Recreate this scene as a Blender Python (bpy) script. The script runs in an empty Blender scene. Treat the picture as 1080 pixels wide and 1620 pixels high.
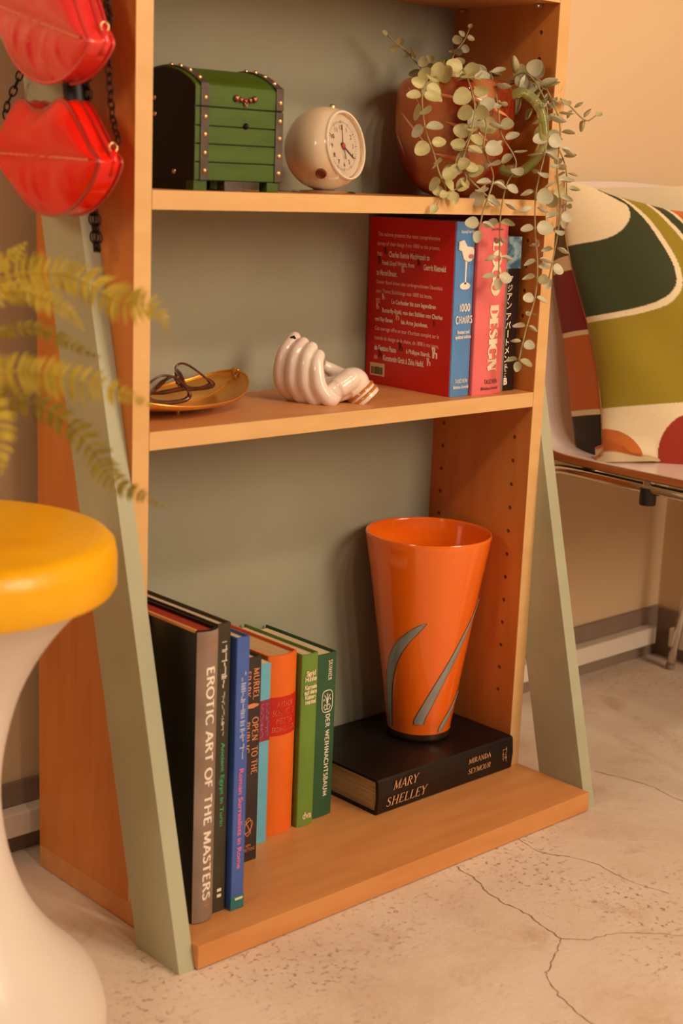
import bpy, bmesh, math, random
from mathutils import Vector as V, Matrix
random.seed(7)
C = bpy.context.scene.collection
S = bpy.context.scene
PI = math.pi

# ---------------------------------------------------------------- camera, world, lights, exposure
RT = V((0.73397987, -0.6780499, 0.03949149)).normalized()
FW = V((0.66807837, 0.71046077, -0.22117139)).normalized()
UP = RT.cross(FW).normalized()
CAMLOC = V((-0.80275, -1.11866, 0.73463))
cd = bpy.data.cameras.new('camera')
cam = bpy.data.objects.new('camera', cd)
C.objects.link(cam)
rot = Matrix((RT, UP, -FW)).transposed()
cam.matrix_world = Matrix.Translation(CAMLOC) @ rot.to_4x4()
cd.sensor_fit = 'VERTICAL'
cd.sensor_height = 36.0
cd.sensor_width = 24.0
cd.lens = 2363.1 / 1620 * 36
cd.clip_start = 0.05
cd.dof.use_dof = True
cd.dof.focus_distance = 1.69
cd.dof.aperture_fstop = 6.0
S.camera = cam

w = bpy.data.worlds.new('world')
S.world = w
w.use_nodes = True
wb = w.node_tree.nodes['Background']
wb.inputs['Color'].default_value = (1.0, 0.76, 0.55, 1)
wb.inputs['Strength'].default_value = 0.14

def area(loc, target, size, energy, col):
    d = bpy.data.lights.new('area_light', 'AREA')
    d.shape = 'DISK'
    d.size = size
    d.energy = energy
    d.color = col
    o = bpy.data.objects.new('unseen_lamp', d)
    C.objects.link(o)
    o.location = loc
    o.rotation_euler = (V(target) - V(loc)).to_track_quat('-Z', 'Y').to_euler()
    return o
WARM = (1.0, 0.80, 0.585)
area((0.95, -2.35, 1.50), (0.40, 0.0, 0.40), 1.3, 47, WARM)  # broad unseen key light from the front right, below ceiling height
area((-1.9, -0.55, 1.35), (0.0, 0.05, 0.6), 0.5, 7.5, WARM)  # unseen light added at left for the bags' gloss and left-facing sides
for p in ((-0.25, -1.25, 1.95), (0.05, -1.30, 1.95), (0.35, -1.36, 1.95)):
    area(p, (0.35, 0.0, 0.5), 0.09, 3.4, WARM)

S.view_settings.view_transform = 'Standard'
S.view_settings.look = 'None'
S.view_settings.gamma = 1
S.view_settings.use_curve_mapping = False
S.view_settings.exposure = 0.22

# ---------------------------------------------------------------- materials
def lin(c):
    c = c / 255.0
    return c / 12.92 if c <= 0.04045 else ((c + 0.055) / 1.055) ** 2.4
def rgb(r, g, b):
    return (lin(r), lin(g), lin(b), 1)

def mat(name, col, rough=0.5, metal=0.0, coat=0.0, trans=0.0, ior=1.45, sss=0.0,
        var=None, scale=8.0, stretch=(1, 1, 1), amount=0.5, bump=0.0, bscale=60.0, detail=4.0, lo=0.35, hi=0.65, spec=0.5, sheen=0.0):
    m = bpy.data.materials.new(name)
    m.use_nodes = True
    nt = m.node_tree
    b = nt.nodes['Principled BSDF']
    b.inputs['Base Color'].default_value = col
    b.inputs['Roughness'].default_value = rough
    b.inputs['Metallic'].default_value = metal
    b.inputs['Coat Weight'].default_value = coat
    b.inputs['Coat Roughness'].default_value = 0.05
    b.inputs['Transmission Weight'].default_value = trans
    b.inputs['IOR'].default_value = ior
    b.inputs['Specular IOR Level'].default_value = spec
    b.inputs['Sheen Weight'].default_value = sheen
    if sss:
        b.inputs['Subsurface Weight'].default_value = sss
        b.inputs['Subsurface Radius'].default_value = (1, 0.4, 0.2)
        b.inputs['Subsurface Scale'].default_value = 0.004
    tc = None
    if var or bump:
        tc = nt.nodes.new('ShaderNodeTexCoord')
    if var:
        mp = nt.nodes.new('ShaderNodeMapping')
        mp.inputs['Scale'].default_value = stretch
        nz = nt.nodes.new('ShaderNodeTexNoise')
        nz.inputs['Scale'].default_value = scale
        nz.inputs['Detail'].default_value = detail
        rp = nt.nodes.new('ShaderNodeValToRGB')
        rp.color_ramp.elements[0].position = lo
        rp.color_ramp.elements[0].color = col
        rp.color_ramp.elements[1].position = hi
        rp.color_ramp.elements[1].color = var
        nt.links.new(tc.outputs['Object'], mp.inputs['Vector'])
        nt.links.new(mp.outputs['Vector'], nz.inputs['Vector'])
        nt.links.new(nz.outputs['Fac'], rp.inputs['Fac'])
        nt.links.new(rp.outputs['Color'], b.inputs['Base Color'])
    if bump:
        n2 = nt.nodes.new('ShaderNodeTexNoise')
        n2.inputs['Scale'].default_value = bscale
        n2.inputs['Detail'].default_value = 3
        bp_ = nt.nodes.new('ShaderNodeBump')
        bp_.inputs['Strength'].default_value = bump
        bp_.inputs['Distance'].default_value = 0.002
        nt.links.new(tc.outputs['Object'], n2.inputs['Vector'])
        nt.links.new(n2.outputs['Fac'], bp_.inputs['Height'])
        nt.links.new(bp_.outputs['Normal'], b.inputs['Normal'])
    return m

M = {}
M['wood'] = mat('beech_wood', rgb(212, 146, 86), 0.42, var=rgb(203, 135, 76), scale=9, stretch=(1, 6, 6), bump=0.02, bscale=200)
M['wood_v'] = mat('beech_upright_shade_tint', rgb(208, 128, 58), 0.42, var=rgb(198, 118, 50), scale=9, stretch=(6, 6, 1), bump=0.02, bscale=200)  # same beech, made more orange to put the uprights' shade into the colour
M['wood_edge'] = mat('beech_edge_band', rgb(224, 178, 118), 0.45, var=rgb(217, 170, 110), scale=12, stretch=(1, 4, 4))
M['sage'] = mat('sage_board', rgb(178, 177, 147), 0.55, var=rgb(168, 167, 137), scale=10, amount=.5, bump=0.03, bscale=400)
M['sage_back'] = mat('sage_back_panel', rgb(157, 157, 136), 0.6, var=rgb(147, 147, 126), scale=5, bump=0.02, bscale=300)
M['hole'] = mat('hole_shade', rgb(60, 30, 16), 0.9)  # dark brown painted in for the shade inside the drilled holes
M['wall'] = mat('wall_paint', rgb(230, 200, 160), 0.75, var=rgb(224, 192, 152), scale=2.0, bump=0.05, bscale=150)
M['skirting'] = mat('taupe_skirting', rgb(150, 128, 112), 0.55, var=rgb(138, 116, 100), scale=6)
M['raceway'] = mat('white_raceway', rgb(236, 222, 206), 0.4, var=rgb(230, 214, 196), scale=5)
M['chrome'] = mat('chrome', rgb(225, 215, 205), 0.12, 1.0, var=rgb(215, 205, 196), scale=4)
M['brass'] = mat('brass', rgb(250, 214, 160), 0.32, 1.0, var=rgb(240, 200, 140), scale=30)
M['gold'] = mat('gold', rgb(246, 196, 104), 0.3, 0.85, var=rgb(232, 174, 80), scale=20, bump=0.05, bscale=120)
M['black'] = mat('black_rubber', rgb(24, 21, 20), 0.5, var=rgb(30, 26, 24), scale=20)
M['blackmetal'] = mat('black_metal', rgb(34, 24, 20), 0.3, 0.7, var=rgb(44, 30, 24), scale=40)

# ---------------------------------------------------------------- mesh helpers
def clean(bm):
    bmesh.ops.recalc_face_normals(bm, faces=bm.faces)

def put(name, bm, m, parent=None, smooth=None, sub=0, label=None):
    """links a bmesh given in world coordinates as one mesh object (a part when it has a parent)"""
    if not isinstance(bm, bpy.types.Mesh):
        me = bpy.data.meshes.new(name)
        bm.to_mesh(me)
        bm.free()
    else:
        me = bm
    off = V((0, 0, 0))
    p = parent
    while p is not None:
        off += p.location
        p = p.parent
    if off.length:
        me.transform(Matrix.Translation(-off))
    if smooth is not None:
        for poly in me.polygons:
            poly.use_smooth = True
        if smooth < 179:
            me.set_sharp_from_angle(angle=math.radians(smooth))
    ms = m if isinstance(m, (list, tuple)) else [m]
    if not me.materials:
        for x in ms:
            me.materials.append(x)
    o = bpy.data.objects.new(name, me)
    C.objects.link(o)
    if parent is not None:
        o.parent = parent
    if sub:
        md = o.modifiers.new('subdivision', 'SUBSURF')
        md.levels = md.render_levels = sub
    if label:
        o['label'] = label
    return o

def thing(name, label, cat, loc=(0, 0, 0), group=None):
    o = bpy.data.objects.new(name, None)
    C.objects.link(o)
    o.location = loc
    o.empty_display_size = 0.02
    o['label'] = label
    o['category'] = cat
    if group:
        o['group'] = group
    return o

def tag(o, label, cat, group=None):
    o['label'] = label
    o['category'] = cat
    if group:
        o['group'] = group
    return o

def struct(name, bm, m):
    o = put(name, bm, m)
    o['kind'] = 'structure'
    return o

def box(bm, a, b, bev=0.0, mi=0):
    x0, y0, z0 = (min(a[i], b[i]) for i in range(3))
    x1, y1, z1 = (max(a[i], b[i]) for i in range(3))
    v = [bm.verts.new(p) for p in ((x0, y0, z0), (x1, y0, z0), (x1, y1, z0), (x0, y1, z0), (x0, y0, z1), (x1, y0, z1), (x1, y1, z1), (x0, y1, z1))]
    fs = [bm.faces.new([v[i] for i in q]) for q in ((3, 2, 1, 0), (4, 5, 6, 7), (0, 1, 5, 4), (1, 2, 6, 5), (2, 3, 7, 6), (3, 0, 4, 7))]
    for f in fs:
        f.material_index = mi
    if bev:
        es = list({e for f in fs for e in f.edges})
        bmesh.ops.bevel(bm, geom=es, offset=bev, segments=2, affect='EDGES', profile=0.6)
    return bm

def B():
    return bmesh.new()

def bx(a, b, bev=0.0):
    return box(B(), a, b, bev)

def prism(pts, d, bm=None, bev=0.0):
    """extrudes the closed 3-D polygon pts along the vector d"""
    bm = bm or B()
    d = V(d)
    a = [bm.verts.new(p) for p in pts]
    b = [bm.verts.new(V(p) + d) for p in pts]
    n = len(pts)
    fs = [bm.faces.new(a), bm.faces.new(b[::-1])]
    for i in range(n):
        fs.append(bm.faces.new((a[i], b[i], b[(i + 1) % n], a[(i + 1) % n])))
    bmesh.ops.recalc_face_normals(bm, faces=fs)
    if bev:
        es = list({e for f in fs for e in f.edges})
        bmesh.ops.bevel(bm, geom=es, offset=bev, segments=2, affect='EDGES', profile=0.6)
    return bm

def frame(z):
    z = V(z).normalized()
    x = z.orthogonal().normalized()
    return x, z.cross(x), z

def lathe(prof, o=(0, 0, 0), axis=(0, 0, 1), n=48, bm=None, mi=0):
    """revolves (radius, height) pairs; r = 0 closes to a pole"""
    bm = bm or B()
    x, y, z = frame(axis)
    if tuple(axis) == (0, 0, 1):
        x, y = V((1, 0, 0)), V((0, 1, 0))
    o = V(o)
    rings = []
    for r, h in prof:
        if r <= 1e-7:
            rings.append([bm.verts.new(o + z * h)])
        else:
            rings.append([bm.verts.new(o + z * h + (x * math.cos(2 * PI * k / n) + y * math.sin(2 * PI * k / n)) * r) for k in range(n)])
    for a, b in zip(rings, rings[1:]):
        for k in range(n):
            j = (k + 1) % n
            if len(a) == 1 and len(b) == 1:
                continue
            if len(a) == 1:
                f = bm.faces.new((a[0], b[k], b[j]))
            elif len(b) == 1:
                f = bm.faces.new((a[k], b[0], a[j]))
            else:
                f = bm.faces.new((a[k], b[k], b[j], a[j]))
            f.material_index = mi
    clean(bm)
    return bm

def spline(pts, n):
    """Catmull-Rom through pts, n samples per span"""
    P = [V(p) for p in pts]
    P = [P[0] * 2 - P[1]] + P + [P[-1] * 2 - P[-2]]
    out = []
    for i in range(1, len(P) - 2):
        a, b, c, d = P[i - 1:i + 3]
        for k in range(n):
            t = k / n
            out.append(0.5 * ((2 * b) + (c - a) * t + (2 * a - 5 * b + 4 * c - d) * t * t + (3 * b - a - 3 * c + d) * t ** 3))
    out.append(P[-2])
    return out

def tube(pts, r, n=10, bm=None, closed=False, cap=True):
    """sweeps a circle of radius r (number or list) along pts"""
    bm = bm or B()
    P = [V(p) for p in pts]
    m = len(P)
    rs = r if isinstance(r, (list, tuple)) else [r] * m
    def tan(i):
        if closed:
            return (P[(i + 1) % m] - P[i - 1]).normalized()
        return (P[min(i + 1, m - 1)] - P[max(i - 1, 0)]).normalized()
    nrm = tan(0).orthogonal().normalized()
    rings = []
    for i in range(m):
        t = tan(i)
        nrm = (nrm - t * nrm.dot(t)).normalized()
        b = t.cross(nrm)
        rings.append([bm.verts.new(P[i] + (nrm * math.cos(2 * PI * k / n) + b * math.sin(2 * PI * k / n)) * rs[i]) for k in range(n)])
    for i in range(m if closed else m - 1):
        a, c = rings[i], rings[(i + 1) % m]
        sh = 0
        if closed and i == m - 1:
            sh = min(range(n), key=lambda s: (a[0].co - c[s].co).length)
        for k in range(n):
            bm.faces.new((a[k], a[(k + 1) % n], c[(k + 1 + sh) % n], c[(k + sh) % n]))
    if cap and not closed:
        bm.faces.new(rings[0][::-1])
        bm.faces.new(rings[-1])
    clean(bm)
    return bm

def sheet(rows, bm=None, mi=0, cl=False):
    bm = bm or B()
    vs = [[bm.verts.new(p) for p in r] for r in rows]
    for a, b in zip(vs, vs[1:]):
        n = len(a)
        for k in range(n if cl else n - 1):
            f = bm.faces.new((a[k], a[(k + 1) % n], b[(k + 1) % n], b[k]))
            f.material_index = mi
    return bm

def rx(o, ang, piv, axis='Y'):
    """leans a finished thing (its parts are given in local space) about its base"""
    o.rotation_euler = (0, ang, 0) if axis == 'Y' else (ang, 0, 0)

# ---------------------------------------------------------------- lettering
def glyph_mesh(body, bold=0.0, shear=0.0, spacing=1.0, line=0.95):
    cu = bpy.data.curves.new('letters', 'FONT')
    cu.body = body
    cu.size = 1
    cu.offset = bold
    cu.shear = shear
    cu.space_character = spacing
    cu.space_line = line
    cu.align_x = 'CENTER'
    cu.resolution_u = 3
    o = bpy.data.objects.new('letters', cu)
    C.objects.link(o)
    dg = bpy.context.evaluated_depsgraph_get()
    me = bpy.data.meshes.new_from_object(o.evaluated_get(dg))
    bpy.data.objects.remove(o)
    bpy.data.curves.remove(cu)
    return me

SERIF = {
 'A': (.72, [('n', .04, 0, .36, 1), ('T', .36, 1, .66, 0), ('n', .16, .33, .55, .33), ('s', .04, 0), ('s', .66, 0)]),
 'B': (.62, [('T', .14, 0, .14, 1), ('c', .14, .76, .33, .24), ('c', .14, .27, .40, .27)]),
 'C': (.70, [('C', .40, .5, .36, .5, 45, 315)]),
 'D': (.74, [('T', .14, 0, .14, 1), ('c', .14, .5, .52, .5)]),
 'E': (.60, [('T', .14, 0, .14, 1), ('n', .14, .97, .52, .97), ('n', .14, .52, .44, .52), ('n', .14, .03, .56, .03), ('s', .14, 0), ('v', .52, .97, -.17), ('v', .56, .03, .18)]),
 'G': (.76, [('C', .40, .5, .36, .5, 45, 330), ('T', .68, .08, .68, .42), ('s', .66, .42)]),
 'H': (.80, [('T', .16, 0, .16, 1), ('T', .64, 0, .64, 1), ('n', .16, .52, .64, .52), ('s', .16, 0), ('s', .64, 0), ('s', .16, 1), ('s', .64, 1)]),
 'I': (.32, [('T', .16, 0, .16, 1), ('s', .16, 0), ('s', .16, 1)]),
 'K': (.72, [('T', .14, 0, .14, 1), ('n', .14, .42, .58, 1), ('T', .30, .56, .64, 0), ('s', .14, 0), ('s', .66, 0), ('s', .14, 1), ('s', .58, 1)]),
 'L': (.58, [('T', .14, 0, .14, 1), ('n', .14, .03, .54, .03), ('s', .14, 0), ('s', .14, 1), ('v', .54, .03, .18)]),
 'M': (.92, [('n', .13, 0, .16, 1), ('T', .16, 1, .45, .08), ('n', .45, .08, .76, 1), ('T', .77, 0, .76, 1), ('s', .13, 0), ('s', .78, 0), ('s', .13, 1), ('s', .80, 1)]),
 'N': (.80, [('n', .14, 0, .14, 1), ('T', .16, 1, .64, .02), ('n', .66, 0, .66, 1), ('s', .14, 0), ('s', .12, 1), ('s', .66, 1)]),
 'O': (.80, [('C', .40, .5, .36, .5, 0, 360)]),
 'P': (.60, [('T', .14, 0, .14, 1), ('c', .14, .73, .38, .27), ('s', .14, 0)]),
 'R': (.68, [('T', .14, 0, .14, 1), ('c', .14, .75, .38, .25), ('T', .32, .50, .62, 0), ('s', .14, 0), ('s', .64, 0)]),
 'S': (.54, [('S',)]),
 'T': (.64, [('T', .32, 0, .32, 1), ('n', .04, .97, .60, .97), ('s', .32, 0), ('v', .04, .97, -.16), ('v', .60, .97, -.16)]),
 'U': (.76, [('U',), ('s', .14, 1), ('s', .62, 1)]),
 'Y': (.66, [('T', .06, 1, .33, .46), ('n', .60, 1, .33, .46), ('T', .33, 0, .33, .48), ('s', .06, 1), ('s', .60, 1), ('s', .33, 0)]),
 'F': (.58, [('T', .14, 0, .14, 1), ('n', .14, .97, .52, .97), ('n', .14, .50, .44, .50), ('s', .14, 0), ('v', .52, .97, -.17)]),
 'W': (1.04, [('T', .06, 1, .28, 0), ('n', .28, 0, .52, 1), ('T', .52, 1, .74, 0), ('n', .74, 0, .98, 1), ('s', .06, 1), ('s', .98, 1)]),
 '1': (.46, [('T', .28, 0, .28, 1), ('n', .28, .97, .08, .78)]),
 '0': (.66, [('C', .33, .5, .27, .5, 0, 360)]),
 ' ': (.34, []),
}
def sans_mesh(body, weight=.13, gap=.09):
    return serif_mesh(body, weight, weight, gap=gap, plain=True)
def serif_mesh(body, thick=.125, thin=.055, shear=0.0, line=1.3, gap=.05, align='C', plain=False):
    """capitals of an old-style face drawn from strokes of two weights with slab feet"""
    bm = B()
    def strip(pts, ws):
        a, b = [], []
        for i, p in enumerate(pts):
            q0, q1 = pts[max(i - 1, 0)], pts[min(i + 1, len(pts) - 1)]
            t = V((q1[0] - q0[0], q1[1] - q0[1], 0)).normalized()
            nn = V((-t.y, t.x, 0)) * ws[i] / 2
            a.append(V((p[0], p[1], 0)) + nn)
            b.append(V((p[0], p[1], 0)) - nn)
        sheet([[X(p) for p in a], [X(p) for p in b]], bm)
    lines = body.split('\n')
    for li, ln in enumerate(lines):
        wid = sum(SERIF[c][0] + gap for c in ln)
        x = -wid / 2 if align == 'C' else 0
        y0 = -li * line
        for c in ln:
            X = lambda p: (x + p.x + shear * p.y, y0 + p.y, 0)
            for s in SERIF[c][1]:
                k = s[0]
                if plain and k in 'sv':
                    continue
                if k in 'Tn':
                    tw = thick if k == 'T' else thin
                    strip([(s[1], s[2]), (s[3], s[4])], [tw, tw])
                elif k == 's':
                    yy = s[2] - .02 if s[2] else .02
                    strip([(s[1] - .12, yy), (s[1] + .12, yy)], [.045, .045])
                elif k == 'v':
                    strip([(s[1], s[2]), (s[1], s[2] + s[3])], [.05, .03])
                elif k == 'c':
                    pts = [(s[1] + s[3] * max(0, math.cos(a)) ** .8, s[2] + s[4] * .95 * math.sin(a)) for a in [(-90 + 18 * i) * PI / 180 for i in range(11)]]
                    strip(pts, [thin + (thick - thin) * math.cos((-90 + 18 * i) * PI / 180) ** 2 for i in range(11)])
                elif k == 'C':
                    n = 22
                    an = [(s[5] + (s[6] - s[5]) * i / n) * PI / 180 for i in range(n + 1)]
                    strip([(s[1] + s[3] * .93 * math.cos(a), s[2] + s[4] * .97 * math.sin(a)) for a in an], [thin + (thick - thin) * math.cos(a) ** 2 for a in an])
                elif k == 'S':
                    pts = [(.44, .84), (.36, .95), (.25, .97), (.13, .90), (.10, .77), (.16, .64), (.29, .54), (.41, .43), (.46, .27), (.41, .11), (.27, .03), (.15, .06), (.08, .18)]
                    strip(pts, [thin, thin, thin, thin * 1.3, thick * .7, thick, thick, thick, thick * .8, thin * 1.3, thin, thin, thin])
                elif k == 'U':
                    pts = [(.14, 1), (.14, .35), (.19, .13), (.30, .04), (.42, .04), (.54, .12), (.60, .30), (.62, 1)]
                    strip(pts, [thick, thick, thick * .9, thin * 1.3, thin, thin, thin, thin])
            x += SERIF[c][0] + gap
    me = bpy.data.meshes.new('letters')
    bm.to_mesh(me)
    bm.free()
    return me

def letters(me, name, m, parent, O, U, W_, w_=None, h_=None, bend=None, lift=0.0004, label=None, plump=1.0):
    """lays a lettering mesh on the plane with centre O, baseline direction U and up direction W_;
    w_ and h_ are its size; bend(u, v) gives an offset along the normal where the surface is round"""
    U, W_, O = V(U).normalized(), V(W_).normalized(), V(O)
    N = U.cross(W_)
    xs = [v.co.x for v in me.vertices]
    ys = [v.co.y for v in me.vertices]
    cx, cy = (min(xs) + max(xs)) / 2, (min(ys) + max(ys)) / 2
    sx = w_ / max(1e-6, max(xs) - min(xs)) if w_ else None
    sy = h_ / max(1e-6, max(ys) - min(ys)) if h_ else None
    if sx is None:
        sx = sy
    if sy is None:
        sy = sx
    if bend:
        bm = bmesh.new()
        bm.from_mesh(me)
        lim = (max(ys) - min(ys)) * .14
        for _ in range(3):
            es = [e for e in bm.edges if e.calc_length() > lim]
            if es:
                bmesh.ops.subdivide_edges(bm, edges=es, cuts=1)
        bmesh.ops.triangulate(bm, faces=[f for f in bm.faces if len(f.verts) > 4])
        bm.to_mesh(me)
        bm.free()
    for v in me.vertices:
        u, q = (v.co.x - cx) * sx, (v.co.y - cy) * sy
        v.co = O + U * u + W_ * q + N * (lift + (bend(u, q) if bend else 0))
    return put(name, me, m, parent, label=label)

def marks(parent, m, O, U, W_, length, height, words=((1.0),), lift=.0004, gap=.25):
    """print too small to read in the photograph: rows of tiny irregular strokes"""
    rnd = random.Random(hash((round(O[0] * 1e4), round(O[2] * 1e4))) & 0xffff)
    U, W_, O = V(U), V(W_), V(O)
    N = U.cross(W_)
    bm = B()
    x = -length / 2
    while x < length / 2 - height * .3:
        wdt = height * rnd.uniform(.12, .22)
        if rnd.random() < .55:
            lo, hi = -.5, rnd.choice((.5, .35))
            q = ((x, lo), (x + wdt, lo), (x + wdt, hi), (x, hi))
        else:
            y = rnd.uniform(-.4, .35)
            q = ((x, y), (x + height * .6, y), (x + height * .6, y + .17), (x, y + .17))
            wdt = height * .45
        bm.faces.new([bm.verts.new(O + U * a + W_ * (b_ * height) + N * lift) for a, b_ in q])
        x += wdt + height * (rnd.uniform(.10, .22) if rnd.random() > .12 else .5)
    return put('print', bm, m, parent)

# ---------------------------------------------------------------- the setting
WX, D, TP, TL = 0.55, 0.1595, 0.0184, 0.0183       # inner width, depth, panel and leg thickness
Z0, Z1, Z2, ZB, TS, FB = 0.9452, 0.7133, 0.4932, 0.0247, 0.0172, 0.1136
WALLY, WALLX = 0.215, 1.157

def concrete():
    m = bpy.data.materials.new('worn_concrete')
    m.use_nodes = True
    nt = m.node_tree
    b = nt.nodes['Principled BSDF']
    b.inputs['Roughness'].default_value = 0.6
    tc = nt.nodes.new('ShaderNodeTexCoord')
    def noise(sc, det, lo, hi, rough=0.6, dist=0.0):
        n = nt.nodes.new('ShaderNodeTexNoise')
        n.inputs['Scale'].default_value = sc
        n.inputs['Detail'].default_value = det
        n.inputs['Roughness'].default_value = rough
        n.inputs['Distortion'].default_value = dist
        r = nt.nodes.new('ShaderNodeMapRange')
        r.inputs['From Min'].default_value = lo
        r.inputs['From Max'].default_value = hi
        nt.links.new(tc.outputs['Object'], n.inputs['Vector'])
        nt.links.new(n.outputs['Fac'], r.inputs['Value'])
        return r.outputs['Result']
    def mix(fac, a, c, k=1.0):
        x = nt.nodes.new('ShaderNodeMix')
        x.data_type = 'RGBA'
        x.inputs['B'].default_value = c
        if isinstance(a, tuple):
            x.inputs['A'].default_value = a
        else:
            nt.links.new(a, x.inputs['A'])
        if k != 1.0:
            mu = nt.nodes.new('ShaderNodeMath')
            mu.operation = 'MULTIPLY'
            mu.inputs[1].default_value = k
            nt.links.new(fac, mu.inputs[0])
            fac = mu.outputs[0]
        nt.links.new(fac, x.inputs['Factor'])
        return x.outputs['Result']
    c = mix(noise(5, 6, .35, .65), rgb(230, 212, 194), rgb(218, 196, 174))
    c = mix(noise(2.6, 9, .52, .72, .7, .6), c, rgb(196, 164, 138), .7)
    c = mix(noise(14, 8, .56, .70, .7, .4), c, rgb(190, 154, 128), .6)
    # speckled wear where broad blotches and fine grit meet
    f1, f2 = noise(3.3, 4, .50, .62), noise(140, 3, .56, .66)
    mu = nt.nodes.new('ShaderNodeMath')
    mu.operation = 'MULTIPLY'
    nt.links.new(f1, mu.inputs[0])
    nt.links.new(f2, mu.inputs[1])
    c = mix(mu.outputs[0], c, rgb(140, 102, 80), .8)
    nt.links.new(c, b.inputs['Base Color'])
    bn = nt.nodes.new('ShaderNodeTexNoise')
    bn.inputs['Scale'].default_value = 160
    bn.inputs['Detail'].default_value = 4
    nt.links.new(tc.outputs['Object'], bn.inputs['Vector'])
    bu = nt.nodes.new('ShaderNodeBump')
    bu.inputs['Strength'].default_value = 0.25
    bu.inputs['Distance'].default_value = 0.003
    nt.links.new(bn.outputs['Fac'], bu.inputs['Height'])
    nt.links.new(bu.outputs['Normal'], b.inputs['Normal'])
    return m
M['floor'] = concrete()
M['crack'] = mat('crack_dirt', rgb(128, 92, 70), 0.9, var=rgb(160, 124, 98), scale=60)

floor = struct('floor', bx((-2.2, -2.6, -0.08), (WALLX + 0.1, WALLY + 0.1, 0)), M['floor'])
CR = [[(.335, -.115), (.3311, -.1309), (.3264, -.1555), (.316, -.1766), (.3116, -.207), (.3125, -.232), (.3062, -.2624), (.2986, -.2891), (.2823, -.2999), (.2482, -.3185), (.2322, -.3278), (.2132, -.3623), (.2018, -.4006), (.19, -.46)],
      [(.2986, -.2891), (.3165, -.3066), (.3413, -.3151), (.3668, -.3273), (.402, -.3636), (.47, -.42)],
      [(.4527, -.0837), (.4366, -.1448), (.4605, -.1977), (.4589, -.2507), (.4665, -.303)],
      [(.6739, -.0406), (.6925, -.1058), (.6863, -.1623), (.70, -.26)]]
for wd, pts in zip((.0014, .0011, .0008, .0010), CR):
    P = []
    for p in spline([(x, y, 0.0) for x, y in pts], 7):
        P.append(V((p.x + random.uniform(-.0016, .0016), p.y + random.uniform(-.0016, .0016), 0.0004)))
    a, b = [], []
    for i, p in enumerate(P):
        t = (P[min(i + 1, len(P) - 1)] - P[max(i - 1, 0)]).normalized()
        n = V((-t.y, t.x, 0)) * wd * random.uniform(.3, 1.1) * .5
        a.append(p + n)
        b.append(p - n)
    put('crack', sheet([a, b]), M['crack'], floor)

struct('wall_back', bx((-2.2, WALLY, 0), (WALLX + 0.1, WALLY + 0.1, 2.5)), M['wall'])
struct('wall_right', bx((WALLX, -2.6, 0), (WALLX + 0.1, WALLY, 2.5)), M['wall'])
struct('baseboard_back', bx((-2.2, WALLY - .006, 0), (WALLX, WALLY, .080), .0015), M['skirting'])
struct('baseboard_right', bx((WALLX - .006, -2.6, 0), (WALLX, WALLY - .006, .078), .0015), M['skirting'])
struct('trim_1', bx((-2.2, WALLY - .026, .027), (1.122, WALLY - .006, .054), .002), M['raceway'])
struct('trim_2', bx((WALLX - .026, -2.6, .024), (WALLX - .006, .172, .055), .002), M['raceway'])

# ---------------------------------------------------------------- the bookcase
bc = thing('bookcase', 'beech and sage green bookcase with slanted legs, standing against the wall', 'bookcase', (WX / 2, D / 2, 0))
TOP = 1.42
holes = []
def boolean_cut(o, cut_bm):
    me = bpy.data.meshes.new('cut')
    cut_bm.to_mesh(me)
    cut_bm.free()
    c = bpy.data.objects.new('cut', me)
    C.objects.link(c)
    c.location = -V(o.parent.location) if False else (0, 0, 0)
    me.transform(Matrix.Translation(-o.parent.location))
    c.parent = o.parent
    md = o.modifiers.new('holes', 'BOOLEAN')
    md.object = c
    md.solver = 'EXACT'
    bpy.context.view_layer.update()
    dg = bpy.context.evaluated_depsgraph_get()
    nm = bpy.data.meshes.new_from_object(o.evaluated_get(dg))
    o.modifiers.clear()
    o.data = nm
    bpy.data.objects.remove(c)
for x0, nm in ((-TP, 'side_panel'), (WX, 'side_panel')):
    sp = put(nm, bx((x0, 0, ZB), (x0 + TP, D + .004, TOP), .0008), M['wood_v'], bc)
    face = WX if x0 > 0 else 0.0
    cut = B()
    for k in range(-9, 26):
        z = .3494 + .02885 * k
        if z < .1 or z > TOP - .1 or abs(z - Z2 + .008) < .022 or abs(z - Z1 + .008) < .022 or abs(z - Z0 + .008) < .03:
            continue
        for y in (.0245, .1402):
            lathe([(0, -.007), (.0026, -.007), (.0026, .007), (0, .007)], (face, y, z), (1, 0, 0), 12, cut)
            s = 1 if face else -1
            if face and z < 1.0:
                holes.append((face + .0066, y, z))
    boolean_cut(sp, cut)
    put('edge_band', bx((x0, -.0008, ZB), (x0 + TP, 0, TOP), .0), M['wood_edge'], bc)
put('back_panel', bx((0, D - .002, ZB), (WX, D + .004, TOP)), M['sage_back'], bc)
hm = put('hole_shade_disc', lathe([(0, -.0004), (.00255, -.0004), (.00255, .0003), (0, .0003)], holes[0], (1, 0, 0), 12), M['hole'], bc)  # dark disc standing for the shade at the bottom of each hole
for h_ in holes[1:]:
    o_ = hm.copy()
    C.objects.link(o_)
    o_.location = V(h_) - V(holes[0])
def shelf(nm, z):
    put(nm, bx((0.0006, 0, z - TS), (WX - .0006, D - .002, z), .0006), M['wood'], bc)
    put('edge_band', bx((0.0006, -.0008, z - TS), (WX - .0006, 0, z)), M['wood_edge'], bc)
for z in (Z0, Z1, Z2, 1.18):
    shelf('shelf', z)
put('top_board', bx((0.0006, -.0008, TOP - TS), (WX - .0006, D - .002, TOP), .0006), M['wood'], bc)
put('base_board', bx((-TP, -FB, .0012), (WX + TP, D + .004, ZB), .001), M['wood'], bc)
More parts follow.
